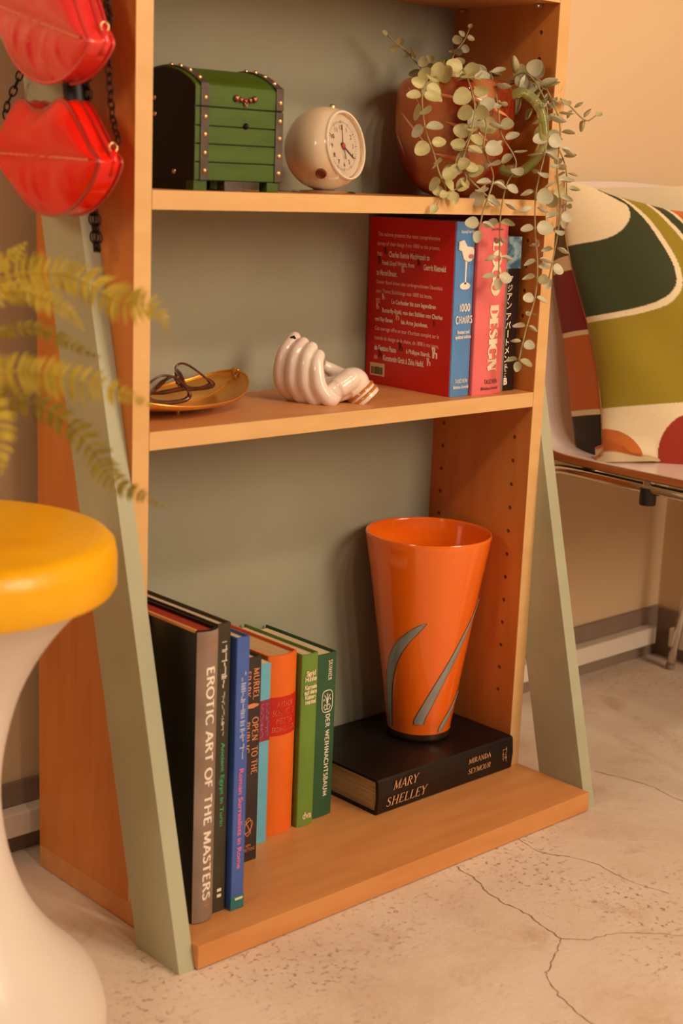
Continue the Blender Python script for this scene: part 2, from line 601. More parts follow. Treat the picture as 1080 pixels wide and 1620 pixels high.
for z in (Z0,):
    for y in (.0245, .1402):
        for x, s in ((WX, -1), (0, 1)):
            put('shelf_pin', lathe([(0, 0), (.0026, 0), (.0026, .008), (.0018, .010), (0, .010)], (x, y, z - TS - .0027), (s, 0, 0), 12), M['chrome'], bc, 40)
LF0, LFS, LR0, LRS = -.1092, .2450, -.0408, .2424
zc, zt = (D - LR0) / LRS, (D - LF0) / LFS
for x0 in (-TP - TL, WX + TP):
    poly = [(x0, LF0, 0.0), (x0, LR0, 0.0), (x0, D, zc), (x0, D, zt)]
    put('slanted_leg', prism(poly, (TL, 0, 0), bev=.0008), M['sage'], bc)

# ---------------------------------------------------------------- books
def colmat(name, c, rough=.45, coat=0.0, d=8):
    return mat(name, rgb(*c), rough, coat=coat, var=rgb(*[max(0, x - d) for x in c]), scale=25)
M['pages'] = mat('paper_pages', rgb(232, 212, 178), .8, var=rgb(214, 188, 150), scale=6, stretch=(60, 2, 60), bump=.1, bscale=400)
M['pages_tan'] = mat('tan_pages', rgb(214, 176, 124), .8, var=rgb(196, 156, 104), scale=6, stretch=(60, 2, 60))
M['pages_red'] = mat('red_stained_pages', rgb(176, 40, 24), .8, var=rgb(136, 60, 30), scale=6, stretch=(40, 2, 60))
M['white'] = mat('white_print', rgb(244, 232, 214), .6, var=rgb(236, 222, 202), scale=40)
M['cream'] = mat('cream_print', rgb(240, 222, 188), .6, var=rgb(230, 210, 172), scale=40)
M['goldprint'] = mat('gold_print', rgb(226, 176, 122), .5, var=rgb(214, 160, 104), scale=60)
M['tanprint'] = mat('tan_print', rgb(224, 150, 96), .6, var=rgb(212, 136, 84), scale=40)
M['blackprint'] = mat('black_print', rgb(40, 26, 24), .6, var=rgb(50, 34, 30), scale=40)

def book(label, X0, X1, YF, YB, z0, z1, cov, pages='pages', rnd=0.0, board=.0022, inset=.0032, loc=None, lean=0.0, hinge=True):
    """a standing book: cover = two boards and a spine in one wrap, page block inside"""
    t = thing('book', label, 'book', ((X0 + X1) / 2, (YF + YB) / 2, z0))
    bm = B()
    n = 8 if rnd else 1
    def arc(off):
        o = []
        for i in range(n + 1):
            s = i / n
            x = X0 + off + (X1 - X0 - 2 * off) * s
            o.append((x, YF + rnd - (rnd - off * .2) * (1 - (2 * s - 1) ** 2) + off * (1 if not rnd else .8)))
        return o
    out = [(X0, YB)] + arc(0) + [(X1, YB)]
    inn = [(X0 + board, YB)] + arc(board) + [(X1 - board, YB)]
    ring = out + inn[::-1]
    lo = [bm.verts.new((x, y, z0)) for x, y in ring]
    hi = [bm.verts.new((x, y, z1)) for x, y in ring]
    m = len(ring)
    for i in range(m):
        bm.faces.new((lo[i], lo[(i + 1) % m], hi[(i + 1) % m], hi[i]))
    h = len(out)
    for i in range(h - 1):
        bm.faces.new((lo[i], lo[m - 1 - i], lo[m - 2 - i], lo[i + 1]))
        bm.faces.new((hi[i], hi[i + 1], hi[m - 2 - i], hi[m - 1 - i]))
    clean(bm)
    bmesh.ops.bevel(bm, geom=[e for e in bm.edges if e.is_manifold and e.calc_face_angle(0) > 1.0], offset=.0005, segments=2, affect='EDGES')
    put('cover', bm, cov, t, 35)
    pb = B()
    s0 = [(X0 + board, YB - inset)] + [(x, y + .0004) for x, y in arc(board)] + [(X1 - board, YB - inset)]
    prism([(x, y, z0 + inset * .6) for x, y in s0], (0, 0, z1 - z0 - inset * 1.6), pb)
    put('page_block', pb, M[pages], t)
    if lean:
        t.rotation_euler = (0, lean, 0)
    return t

def spine_bend(X0, X1, rnd):
    h = (X1 - X0) / 2
    return lambda u, v: -rnd * min(1, (v / h) ** 2)

DN, RIGHT, UPZ = (0, 0, -1), (1, 0, 0), (0, 0, 1)
# --- the eight upright books on the base board
k = colmat('charcoal_jacket', (20, 15, 13), .35)
b = book('large dark art book with grey spine and big white title, bottom row', .0025, .0272, -.0795, .138, ZB, .3195, k, 'pages_red', .004, .0030)
put('jacket_spine', sheet([[(x, y - .0003, z) for z in (ZB + .001, .3185)] for x, y in [(.0025 + .0247 * i / 10, -.0795 + .004 * (1 - (1 - (2 * i / 10 - 1) ** 2))) for i in range(11)]]), mat('grey_jacket_spine', rgb(150, 128, 112), .35, var=rgb(132, 110, 94), scale=20), b, 60, label='grey jacket spine')
sb = spine_bend(.0025, .0272, .004)
letters(sans_mesh('EROTIC ART OF THE MASTERS', .17, .02), 'lettering', M['white'], b, (.0163, -.0795, .166), DN, RIGHT, .235, .0105, bend=lambda u, v: sb(u, v + .0015), lift=.0008)
for dz in (0, .0058, .0092):
    marks(b, M['tanprint'], (.0170, -.0794, .3110 - dz), RIGHT, UPZ, .0125, .0020, lift=.0006)
for dz in (0, .004):
    marks(b, M['tanprint'], (.0165, -.0795, .047 - dz), RIGHT, UPZ, .006, .0022, lift=.0008)
put('jacket_edge', bx((.0022, -.073, .3170), (.0050, .138, .3200), .0006), colmat('tan_jacket_edge', (226, 160, 92)), b, label='tan top edge of the front board')

b = book('thin dark olive hardback with white and green lettering between grey-spined and blue books', .0300, .0462, -.0712, .150, ZB, .3198, colmat('dark_olive_cloth', (66, 58, 40), .55), board=.0026)
marks(b, M['white'], (.0388, -.0712, .2800), DN, RIGHT, .044, .0064)
marks(b, M['white'], (.0384, -.0712, .2300), DN, RIGHT, .044, .0034)
letters(glyph_mesh('Ancient Egypt in Turin', .015), 'lettering', mat('green_print', rgb(70, 176, 124), .6, var=rgb(60, 160, 110), scale=40), b, (.0388, -.0712, .158), DN, RIGHT, .086, .0058)
for dz in (0, .006):
    put('publisher_mark', bx((.0362, -.0716, .0405 + dz), (.0412, -.0711, .0435 + dz)), M['white'], b)

bl = colmat('blue_jacket', (66, 100, 178), .35, .2)
b = book('slim bright blue book with white and pink spine lettering in the bottom row', .0482, .0640, -.0782, .135, ZB, .3050, bl, board=.0018)
marks(b, mat('pale_print', rgb(200, 204, 232), .6, var=rgb(186, 190, 222), scale=40), (.0570, -.0782, .226), DN, RIGHT, .088, .0058)
letters(glyph_mesh('Roman Surrealists in Rome', .02), 'lettering', mat('pink_print', rgb(236, 120, 170), .6, var=rgb(224, 104, 156), scale=40), b, (.0570, -.0782, .120), DN, RIGHT, .104, .0056)
put('label_band', bx((.0479, -.0786, .0252), (.0643, -.0770, .040), .0002), colmat('teal_band', (44, 116, 124)), b, label='teal label band at the foot of the spine')
put('publisher_mark', bx((.0530, -.0790, .0350), (.0625, -.0785, .0372)), M['cream'], b)

b = book('black hardback with two lines of tan capitals, right of the bright blue book', .1100, .1418, -.0042, .137, ZB, .2500, colmat('black_jacket', (58, 48, 44), .5), board=.0025)
LT = [('MURIEL', .1352, .2215, .034), ('SPARK', .1241, .2215, .029), ('OPEN', .1352, .1720, .026), ('TO THE', .1352, .1375, .030), ('PUBLIC', .1241, .1640, .034)]
for body, x, z, wd in LT:
    letters(serif_mesh(body, .17, .10), 'lettering', M['tanprint'], b, (x, -.0042, z), DN, RIGHT, wd, .0086)
put('leaf_ornament', prism([(.1300 + dx, -.0048, .1978 + dz) for dx, dz in ((-.0085, 0), (-.004, .0022), (.002, .0025), (.008, .0012), (.0095, 0), (.008, -.0012), (.002, -.0025), (-.004, -.0022))], (0, .0005, 0)), M['tanprint'], b)
em = B()
for q in range(3):
    pts = [(.1290 + .006 * math.cos(a) * math.cos(q) - .0035 * math.sin(a) * math.sin(q), -.0046, .0640 + .008 * math.cos(a) * math.sin(q + .4) + .006 * math.sin(a)) for a in [2 * PI * i / 20 for i in range(20)]]
    tube(pts, .00045, 5, em, True)
put('emblem', em, M['tanprint'], b)
letters(glyph_mesh('NEW\nDIRECTIONS', 0.0), 'lettering', M['tanprint'], b, (.1300, -.0042, .0405), RIGHT, UPZ, .018, .008)

b = book('narrow pale blue paperback with plum label, between the black and orange books', .1500, .1768, .0215, .140, ZB, .2285, colmat('pale_blue_cover', (110, 186, 214), .4), inset=.0004, board=.0008)
put('label_band', bx((.1497, .0210, .1420), (.1771, .0224, .1880), .0001), colmat('plum_label', (150, 50, 62)), b, label='plum label band')
for dx in (.1655, .1725):
    marks(b, mat('lilac_print', rgb(190, 120, 170), .6, var=rgb(178, 108, 160), scale=40), (dx, .0210, .165), DN, RIGHT, .038, .0042)

X0, X1, YF = .1822, .2228, .0265
b = book('thick orange cloth hardback with red title label and rounded spine, bottom row', X0, X1, YF, .152, ZB, .2308, colmat('orange_cloth', (238, 112, 32), .5), 'pages_tan', .0065, .0026)
sb = spine_bend(X0, X1, .0065)
rows = []
for i in range(13):
    s = i / 12
    u = (s - .5) * (X1 - X0)
    y = YF - .0004 + .0065 * (2 * s - 1) ** 2
    rows.append([(X0 + (X1 - X0) * s, y, .1402 + .000), (X0 + (X1 - X0) * s, y, .1840)])
put('label_band', sheet(rows), colmat('red_label', (206, 36, 20)), b, 60, label='red title label')
for body, z, wd in (('ARTHUR', .1755, .022), ('SCHNITZLER', .1665, .030), ('MEISTER', .1570, .022), ('ERZÄHLUNGEN', .1480, .031)):
    letters(glyph_mesh(body, 0.0, .12), 'lettering', mat('worn_orange_print', rgb(236, 126, 70), .6, var=rgb(214, 70, 40), scale=120), b, ((X0 + X1) / 2, YF, z), RIGHT, UPZ, wd, .0068, bend=lambda u, v: -.0065 * (u / .0203) ** 2, lift=.0009)

b = book('light green cloth hardback with cream title, between orange and dark green books', .2248, .2482, .0243, .152, ZB, .2255, colmat('leaf_green_cloth', (112, 148, 58), .55), rnd=.0022, board=.0024)
letters(glyph_mesh('Sigrid\nHunke', .03, 0, .9, .8), 'lettering', M['cream'], b, (.2366, .0243, .2005), RIGHT, UPZ, .0165, .0125, lift=.0004)
letters(glyph_mesh('Kamele\nauf dem\nKaiser-\nmantel', .03, 0, .9, .8), 'lettering', M['cream'], b, (.2366, .0243, .1795), RIGHT, UPZ, .0182, .0225, lift=.0004)
letters(glyph_mesh('dva', .025), 'lettering', M['cream'], b, (.2378, .0243, .0375), RIGHT, UPZ, .0128, .0085)

b = book('dark green cloth hardback with white title and emblem, right end of bottom row', .2500, .2822, .0312, .154, ZB, .2180, colmat('bottle_green_cloth', (48, 92, 60), .55), rnd=.0018, board=.0024)
letters(sans_mesh('SKINNER', .14), 'lettering', M['white'], b, (.2712, .0312, .1985), DN, RIGHT, .0235, .0058)
letters(sans_mesh('DER WEIHNACHTSBAUM', .17, .04), 'lettering', M['white'], b, (.2700, .0312, .0985), DN, RIGHT, .0975, .0070)
em = B()
tube([(.2682 + .0078 * (abs(math.cos(a)) ** .6) * (1 if math.cos(a) > 0 else -1), .0309, .1625 + .0128 * (abs(math.sin(a)) ** .6) * (1 if math.sin(a) > 0 else -1)) for a in [2 * PI * i / 32 + .01 for i in range(32)]], .0006, 5, em, True)
for s in (-1, 1):
    tube([(.2682 + s * dx, .0309, .1625 + dz) for dx, dz in ((.0003, -.003), (.0015, .003), (.0042, .0075))], .0006, 5, em)
    tube([(.2682 + s * dx, .0309, .1625 + dz) for dx, dz in ((.0003, -.009), (.003, -.010), (.0048, -.0065), (.003, -.0035), (.0012, -.005))], .0006, 5, em)
    prism([(.2682 + s * dx, .0307, .1625 + dz) for dx, dz in ((.0036, .002), (.0056, .0005), (.0050, .0040))], (0, .0004, 0), em)
tube([(.2682, .0309, .1535), (.2682, .0309, .1715)], .0006, 5, em)
put('emblem', em, M['white'], b)

# --- the black book lying under the vase
mb = thing('book', 'thick black hardback lying flat under the orange vase, gold title on spine', 'book', (.432, .07, ZB))
X0, X1, Y0, Y1, H0, H1 = .3175, .5485, -.0062, .1500, ZB, .0668
cv = colmat('black_paper_jacket', (26, 18, 15), .42)
bm = B()
prof = [(Y1, H0), (Y0 + .002, H0), (Y0, H0 + .002), (Y0 - .0018, (H0 + H1) / 2), (Y0, H1 - .002), (Y0 + .002, H1), (Y1, H1), (Y1, H1 - .0028), (Y0 + .0045, H1 - .0028), (Y0 + .003, (H0 + H1) / 2), (Y0 + .0045, H0 + .0028), (Y1, H0 + .0028)]
prism([(X0, y, z) for y, z in prof], (X1 - X0, 0, 0), bm)
put('cover', bm, cv, mb)
put('page_block', bx((X0 + .0035, Y0 + .0048, H0 + .0028), (X1 - .0035, Y1 - .004, H1 - .0028)), mat('cream_fore_edge', rgb(226, 196, 150), .8, var=rgb(196, 160, 112), scale=5, stretch=(3, 3, 90)), mb)
sb = lambda u, v: .0018 * (1 - min(1, abs(v) / .02))
for body, xx, zz, wd, hh in (('MARY', .3610, .0565, .043, .0112), ('SHELLEY', .3640, .0385, .068, .0112), ('MIRANDA', .4870, .0540, .0400, .0070), ('SEYMOUR', .4870, .0410, .0400, .0070)):
    letters(serif_mesh(body, .115, .055, .22 if hh > .01 or body == 'SEYMOUR' else 0.0), 'lettering', M['goldprint'], mb, (xx, Y0 - .0019, zz), RIGHT, UPZ, wd, hh)
for dx, l in ((.5300, .0145), (.5350, .0190)):
    marks(mb, M['goldprint'], (dx, Y0 - .0019, .0470), DN, RIGHT, l, .0032)

# --- the three books on the middle shelf
LE = -.018
X0, X1, YF, zt = .4262, .4570, .0170, .6880
b = book('thick book with blue spine and red back cover full of text, middle shelf', X0, X1, YF, .155, Z2, zt, colmat('blue_spine_cover', (86, 140, 196), .32, .2), rnd=.0015, board=.0014, inset=.0006, lean=LE)
redm = colmat('red_back_cover', (204, 16, 10), .32, .2)
put('back_cover', bx((X0 - .0007, YF + .003, Z2 + .0003), (X0 + .0001, .1552, zt - .0003), .0002), redm, b, label='red back cover with white text')
TX = [('This volume presents the most comprehensive', .10, .82, 0), ('survey of chair design from 1808 to the present,', .10, .82, 0),
      ('from', .10, .16, 0), ('Charles Rennie Mackintosh to', .24, .71, 1), ('Frank Lloyd Wright, from', .16, .54, 1), ('Gerrit Rietveld', .645, .895, 1),
      ('to Marcel Breuer.', .10, .345, 1), ('Dieser Band bietet den umfangreichsten Überblick', .10, .87, 0),
      ('zum Thema Stuhldesign von 1808 bis heute,', .10, .755, 0), ('von', .10, .15, 0), ('Le Corbusier bis zum legendären', .29, .80, 1),
      ('Butterfly-Stuhl, von den Stühlen von Charles', .18, .88, 1), ('und Ray Eames', .10, .31, 1), ('bis Arne Jacobsen.', .41, .72, 1),
      ('Cet ouvrage offre un tour d’horizon complet sur le', .10, .85, 0), ('monde du design de la chaise, de 1808 à nos jours,', .10, .85, 0),
      ('de Gaetano Pesce', .10, .36, 1), ('à Philippe Starck,', .48, .76, 1), ('de', .10, .14, 0), ('Konstantin Grcic à Zaha Hadid.', .21, .69, 1)]
VV = [.926, .872, .816, .816, .760, .760, .704, .648, .592, .536, .536, .480, .424, .424, .368, .312, .256, .256, .200, .200]
M['palered'] = mat('pale_red_print', rgb(250, 206, 190), .6, var=rgb(244, 190, 174), scale=80)
for (body, u0, u1, bold), v in zip(TX, VV):
    u = (u0 + u1) / 2
    letters(glyph_mesh(body, .03 if bold else .012), 'lettering', M['white'] if bold else M['palered'], b, (X0 - .0007, .1552 - u * .1385, Z2 + v * (zt - Z2) - .006), (0, -1, 0), UPZ, (u1 - u0) * .1385, .0068 if bold else .0062, lift=.0003)
put('barcode_label', bx((X0 - .0010, .1552 - .23 * .1385, Z2 + .0105), (X0 - .0006, .1552 - .055 * .1385, Z2 + .0255)), colmat('cream_label', (226, 200, 150)), b)
bars = B()
for i in range(17):
    y = .1552 - (.075 + .0082 * i) * .1385
    box(bars, (X0 - .00125, y, Z2 + .0125), (X0 - .0009, y - random.choice((.0003, .0005, .0008)), Z2 + .021))
put('barcode_bars', bars, M['blackprint'], b)
def chairpic(u, v, s, m, flip=1):
    bm = B()
    for p, q in (((0, 0), (0, .6)), ((.5, 0), (.5, .55)), ((0, .55), (.5, .5)), ((0, .5), (-.12, 1.1)), ((.1, 0), (.12, .5)), ((-.1, 1.05), (.2, 1.0)), ((.2, 1.), (.15, .6))):
        tube([(X0 - .0009, .1552 - (u * .1385 + flip * p[0] * s), Z2 + v * (zt - Z2) + p[1] * s), (X0 - .0009, .1552 - (u * .1385 + flip * q[0] * s), Z2 + v * (zt - Z2) + q[1] * s)], s * .08, 5, bm)
    put('chair_picture', bm, m, b)
dk = mat('dark_red_print', rgb(96, 18, 18), .6, var=rgb(76, 16, 16), scale=60)
for u, v, s, m in ((.19, .785, .007, dk), (.12, .725, .008, dk), (.58, .735, .007, dk), (.40, .685, .006, M['palered']), (.18, .515, .006, M['white']), (.115, .455, .006, M['palered']), (.35, .405, .008, M['goldprint']), (.40, .225, .009, dk), (.79, .212, .011, M['white']), (.16, .170, .008, dk), (.73, .165, .008, M['palered']), (.78, .400, .005, dk)):
    chairpic(u, v, s, m)
xc = (X0 + X1) / 2
letters(sans_mesh('1000', .19, .12), 'lettering', M['white'], b, (xc + .0012, YF, .5935), RIGHT, UPZ, .0180, .0092)
letters(sans_mesh('CHAIRS', .19, .12), 'lettering', M['white'], b, (xc + .0008, YF, .5800), RIGHT, UPZ, .0270, .0094)
letters(glyph_mesh('Revised and\nupdated edition', .02), 'lettering', M['white'], b, (xc + .0008, YF, .5630), RIGHT, UPZ, .0255, .0110)
letters(glyph_mesh('Charlotte & Peter Fiell', .01), 'lettering', M['white'], b, (xc + .0005, YF, .6770), RIGHT, UPZ, .0200, .0034)
letters(sans_mesh('TASCHEN', .17), 'lettering', M['white'], b, (xc + .0005, YF, .5110), RIGHT, UPZ, .0200, .0048)
letters(glyph_mesh('Bibliotheca Universalis', .015, .2), 'lettering', M['white'], b, (xc + .0005, YF, .5042), RIGHT, UPZ, .0255, .0038)
pic = B()
y = YF - .0006
def flat(pts):
    prism([(xc + px, y, pz) for px, pz in pts], (0, .0005, 0), pic)
flat([(-.0125, .6665), (-.004, .6680), (.001, .6610), (.0105, .6600), (.0125, .6565), (.0120, .6490), (.008, .6445), (.001, .6440), (-.004, .6475), (-.0075, .6560), (-.0125, .6575)])
flat([(-.001, .6450), (.0022, .6450), (.0012, .6350), (.0012, .6220), (.002, .6195), (-.002, .6195), (-.0008, .6220), (-.0006, .6350)])
flat([(.0085 * math.cos(a), .6175 + .0040 * math.sin(a)) for a in [2 * PI * i / 20 for i in range(20)]])
put('chair_picture', pic, M['white'], b, label='white pedestal chair picture')
pic = B()
flat_y = YF - .0009
prism([(xc + .0075 + .0042 * math.cos(a), flat_y, .6500 + .0026 * math.sin(a)) for a in [2 * PI * i / 14 for i in range(14)]], (0, .0004, 0), pic)
put('seat_picture', pic, mat('rose_print', rgb(206, 130, 120), .6, var=rgb(190, 116, 106), scale=40), b, label='rose seat pad of the pictured chair')

X0, X1, YF = .4590, .5085, .0105
b = book('thick coral pink book with ornate cream spine title on the middle shelf', X0, X1, YF, .155, Z2, .6873, colmat('coral_cover', (232, 112, 112), .32, .2), rnd=.0045, board=.0014, inset=.0006, lean=LE)
sb = spine_bend(X0, X1, .0045)
letters(serif_mesh('LOGO', .32, .10), 'lettering', M['cream'], b, (.4862, YF, .6370), DN, RIGHT, .062, .0165, bend=lambda u, v: sb(u, v + .0025), lift=.0006)
letters(serif_mesh('DESIGN', .32, .10), 'lettering', M['cream'], b, (.4862, YF, .5580), DN, RIGHT, .075, .0165, bend=lambda u, v: sb(u, v + .0025), lift=.0006)
letters(sans_mesh('TASCHEN', .13), 'lettering', M['blackprint'], b, (.4855, YF, .5085), RIGHT, UPZ, .0215, .0055, bend=sb and (lambda u, v: -.0045 * (u / .0247) ** 2), lift=.0006)
letters(glyph_mesh('Bibliotheca Universalis', .01, .2), 'lettering', M['blackprint'], b, (.4845, YF, .5010), RIGHT, UPZ, .0285, .0036, bend=lambda u, v: -.0045 * (u / .0247) ** 2, lift=.0006)
letters(glyph_mesh('Julius Wiedemann', .01), 'lettering', M['blackprint'], b, (.4855, YF, .6800), RIGHT, UPZ, .0200, .0032, bend=lambda u, v: -.0045 * (u / .0247) ** 2, lift=.0006)

X0, X1, YF = .5105, .5420, .0235
b = book('shorter black and grey paperback with white vertical lettering, right end of middle shelf', X0, X1, YF, .150, Z2, .6715, colmat('black_cover', (34, 24, 22), .35, .2), inset=.0004, board=.0010, lean=LE)
put('grey_strip', bx((X0 - .0002, YF - .0004, Z2 + .0004), (X0 + .0105, YF + .001, .6350)), colmat('grey_strip', (126, 126, 118)), b, label='grey strip along the spine')
put('cover_picture', bx((X0 - .0002, YF - .0004, .6350), (X1 + .0002, YF + .001, .6712)), mat('blue_photo', rgb(60, 104, 132), .35, var=rgb(150, 186, 196), scale=90, lo=.45, hi=.6), b, label='blue cover picture at the top of the spine')

def vertical(txt, x, z, step, h):
    for i, ch in enumerate(txt):
        if ch != ' ':
            letters(glyph_mesh(ch, .02), 'lettering', M['white'], b, (x, YF, z - step * i), RIGHT, UPZ, None if ch not in '・ーン' else None, h)
vertical('アジアン', .5258, .6225, .0098, .0082)
vertical('アパ', .5258, .5800, .0098, .0082)
put('lettering', bx((.5252, YF - .0006, .5560), (.5266, YF, .5645)), M['white'], b)
vertical('トメント', .5258, .5505, .0098, .0080)
marks(b, M['white'], (.5250, YF, .5165), DN, RIGHT, .016, .0036)
letters(glyph_mesh('B', .05), 'lettering', M['white'], b, (.5258, YF, .5055 - .001), RIGHT, UPZ, .0065, .0085)

# ---------------------------------------------------------------- orange glass vase
VX, VY, VZ = .4650, .0757, .0668
vt = thing('vase', 'tall tapered orange glass vase with grey-blue stripes, standing on the black book', 'vase', (VX, VY, VZ))
VP = [(.0395, .0105), (.0402, .018), (.0420, .030), (.0455, .055), (.0500, .085), (.0550, .118), (.0605, .155), (.0660, .192), (.0710, .222), (.0745, .243), (.0760, .2525)]
def vr(h):
    for (r0, h0), (r1, h1) in zip(VP, VP[1:]):
        if h <= h1:
            return r0 + (r1 - r0) * (h - h0) / (h1 - h0)
    return VP[-1][0]
out = spline([(r, h, 0) for r, h in VP], 4)
prof = [(0, .0105), (.036, .0105)] + [(p.x, p.y) for p in out] + [(.0752, .2545), (.0737, .2547), (.0727, .2535)] + [(p.x - .0036, p.y) for p in out[::-1] if p.y > .03] + [(.030, .024), (0, .022)]
orange = mat('orange_cased_glass', rgb(245, 120, 22), .10, coat=.8, sss=.2, var=rgb(240, 100, 12), scale=6, stretch=(1, 1, .4), lo=.3, hi=.7)
put('body', lathe(prof, (VX, VY, VZ), n=72), orange, vt, 60)
put('glass_foot', lathe([(0, 0), (.0355, 0), (.0385, .002), (.0392, .006), (.0390, .0104), (.036, .0107), (0, .0107)], (VX, VY, VZ), n=64), mat('dark_clear_glass', rgb(120, 92, 60), .05, trans=.75, var=rgb(84, 70, 50), scale=30), vt, 50, label='clear dark glass foot')
stripe = mat('grey_blue_glass', rgb(136, 142, 140), .14, coat=.6, var=rgb(150, 150, 142), scale=50)
edge = mat('dark_glass_edge', rgb(74, 46, 30), .2, coat=.5, var=rgb(60, 40, 28), scale=40)
# view azimuth of the camera from the vase axis
AZ = math.atan2(CAMLOC.y - VY, CAMLOC.x - VX)
def stripe_mesh(cl, grow, lift):
    """cl: (height, angle to the right of the viewer in degrees, half width in metres)"""
    P = spline([(h * 1000, a, hw * 1000) for h, a, hw in cl], 6)
    rows = []
    n = len(P)
    for i, p in enumerate(P):
        h, a, hw = p.x / 1000, p.y, max(.0002, p.z / 1000) + grow
        r = vr(h) + lift
        row = []
        for k in range(7):
            s = -1 + 2 * k / 6
            an = AZ + math.radians(a) + s * hw / r
            rr = r + (.0005 * (1 - s * s))
            row.append((VX + rr * math.cos(an), VY + rr * math.sin(an), VZ + h))
        rows.append(row)
    return sheet(rows)
ST = [[(.0150, -57, .0030), (.040, -56, .0050), (.070, -52, .0062), (.100, -42, .0068), (.125, -28, .0072), (.143, -13, .0060), (.154, -2, .0032), (.1575, 3, .0004)],
      [(.0245, 0, .0056), (.032, 2, .0060), (.050, 12, .0058), (.080, 28, .0052), (.110, 44, .0046), (.140, 60, .0042), (.165, 78, .0034), (.175, 88, .0010)],
      [(.0130, 40, .0020), (.022, 46, .0040), (.040, 62, .0040), (.060, 80, .0020)],
      [(.0150, 150, .003), (.050, 158, .0055), (.100, 176, .0066), (.150, 200, .003)]]
for cl in ST:
    s = put('stripe', stripe_mesh(cl, 0, .0006), stripe, vt, 60)
    put('stripe_edge', stripe_mesh(cl, .0009, .0003), edge, s, 60)

# ---------------------------------------------------------------- ceramic hand
HO = V((.2555, .0490, Z2))
RH, DH = V((.734, -.679, 0)).normalized(), V((.679, .734, 0)).normalized()
HS = .000677
def hp(x, y, d):
    z = (638 - y) * HS - d * .15
    return HO + RH * ((x - 505) * HS) + DH * d + V((0, 0, max(z, .004)))
ht = thing('ceramic_hand', 'white glazed ceramic hand with curled fingers and ochre striped cuff, middle shelf', 'ornament', HO)
hb = B()
FING = [[(505, 612, .040), (468, 624, .026), (446, 606, .020), (443, 580, .019), (449, 554, .022), (463, 532, .032)],
        [(512, 616, .028), (484, 628, .016), (465, 607, .011), (463, 580, .010), (467, 558, .013), (477, 541, .022)],
        [(520, 618, .018), (502, 630, .007), (485, 608, .003), (482, 582, .003), (484, 563, .006), (491, 548, .014)],
        [(532, 618, .012), (522, 629, .001), (506, 610, -.003), (501, 588, -.002), (500, 572, .001), (503, 560, .007)]]
for i, f in enumerate(FING):
    P = spline([hp(*p) for p in f], 6)
    n = len(P)
    r0 = (.0083, .0086, .0084, .0082)[i]
    tube(P, [r0 * (1.05 - .22 * (k / n) ** 2) for k in range(n)], 14, hb)
    bmesh.ops.create_icosphere(hb, subdivisions=2, radius=r0 * .84, matrix=Matrix.Translation(P[-1]))
tube(spline([hp(478, 612, .040), hp(520, 612, .044), hp(556, 606, .040)], 6), [.0125] * 4 + [.014] * 5 + [.0155] * 4, 16, hb)
tube(spline([hp(508, 620, .018), hp(536, 614, .022), hp(562, 602, .028)], 6), [.0110] * 4 + [.0125] * 5 + [.0150] * 4, 16, hb)
tube(spline([hp(524, 618, .006), hp(540, 606, .012), hp(558, 592, .022)], 6), [.0100] * 4 + [.0118] * 5 + [.0125] * 4, 16, hb)
P = spline([hp(560, 598, .045), hp(540, 590, .056), hp(522, 580, .060), hp(508, 572, .056)], 6)
tube(P, [.0115 - .0004 * i * .8 for i in range(len(P))], 14, hb)
bmesh.ops.create_icosphere(hb, subdivisions=3, radius=.0175, matrix=Matrix.Translation(hp(559, 601, .030)))
tube([hp(556, 602, .032), hp(566, 611, .032), hp(570, 615, .032)], [.0168, .0160, .0158], 18, hb)
me = bpy.data.meshes.new('hand')
hb.to_mesh(me)
hb.free()
tmp = bpy.data.objects.new('hand', me)
C.objects.link(tmp)
rm = tmp.modifiers.new('r', 'REMESH')
rm.mode = 'VOXEL'
rm.voxel_size = .0011
sm = tmp.modifiers.new('s', 'SMOOTH')
sm.factor = .5
sm.iterations = 7
bpy.context.view_layer.update()
nm = bpy.data.meshes.new_from_object(tmp.evaluated_get(bpy.context.evaluated_depsgraph_get()))
bpy.data.objects.remove(tmp)
nm.materials.clear()
glaze = mat('white_glaze', rgb(240, 224, 210), .16, coat=.7, var=rgb(234, 214, 198), scale=30, bump=.05, bscale=60)
put('hand', nm, glaze, ht, 180)
ax = (hp(577, 623, .032) - hp(566, 611, .032)).normalized()
o = hp(566, 611, .032)
put('cuff', lathe([(0, -.002), (.0150, -.002), (.0172, .002), (.0180, .008), (.0184, .013), (.0176, .0150), (.0150, .0150), (.0140, .012), (0, .012)], o, ax, 40), glaze, ht, 50)
ochre = mat('ochre_glaze', rgb(204, 128, 44), .2, coat=.6, var=rgb(190, 112, 34), scale=40)
for h in (.0020, .0078):
    put('stripe', lathe([(.0170 + .00012 * h / .001, h - .0003), (.0182 + .0001 * h / .001, h + .0003), (.0184 + .0001 * h / .001, h + .0026), (.0173 + .0001 * h / .001, h + .0032)], o, ax, 40), ochre, ht, 60, label='ochre stripe on the cuff')
put('fingertip_chip', tube([hp(457, 533, .024), hp(462, 531, .023), hp(464, 534, .024)], [.0012, .0016, .0011], 6), M['black'], ht, label='dark chip at the index fingertip')

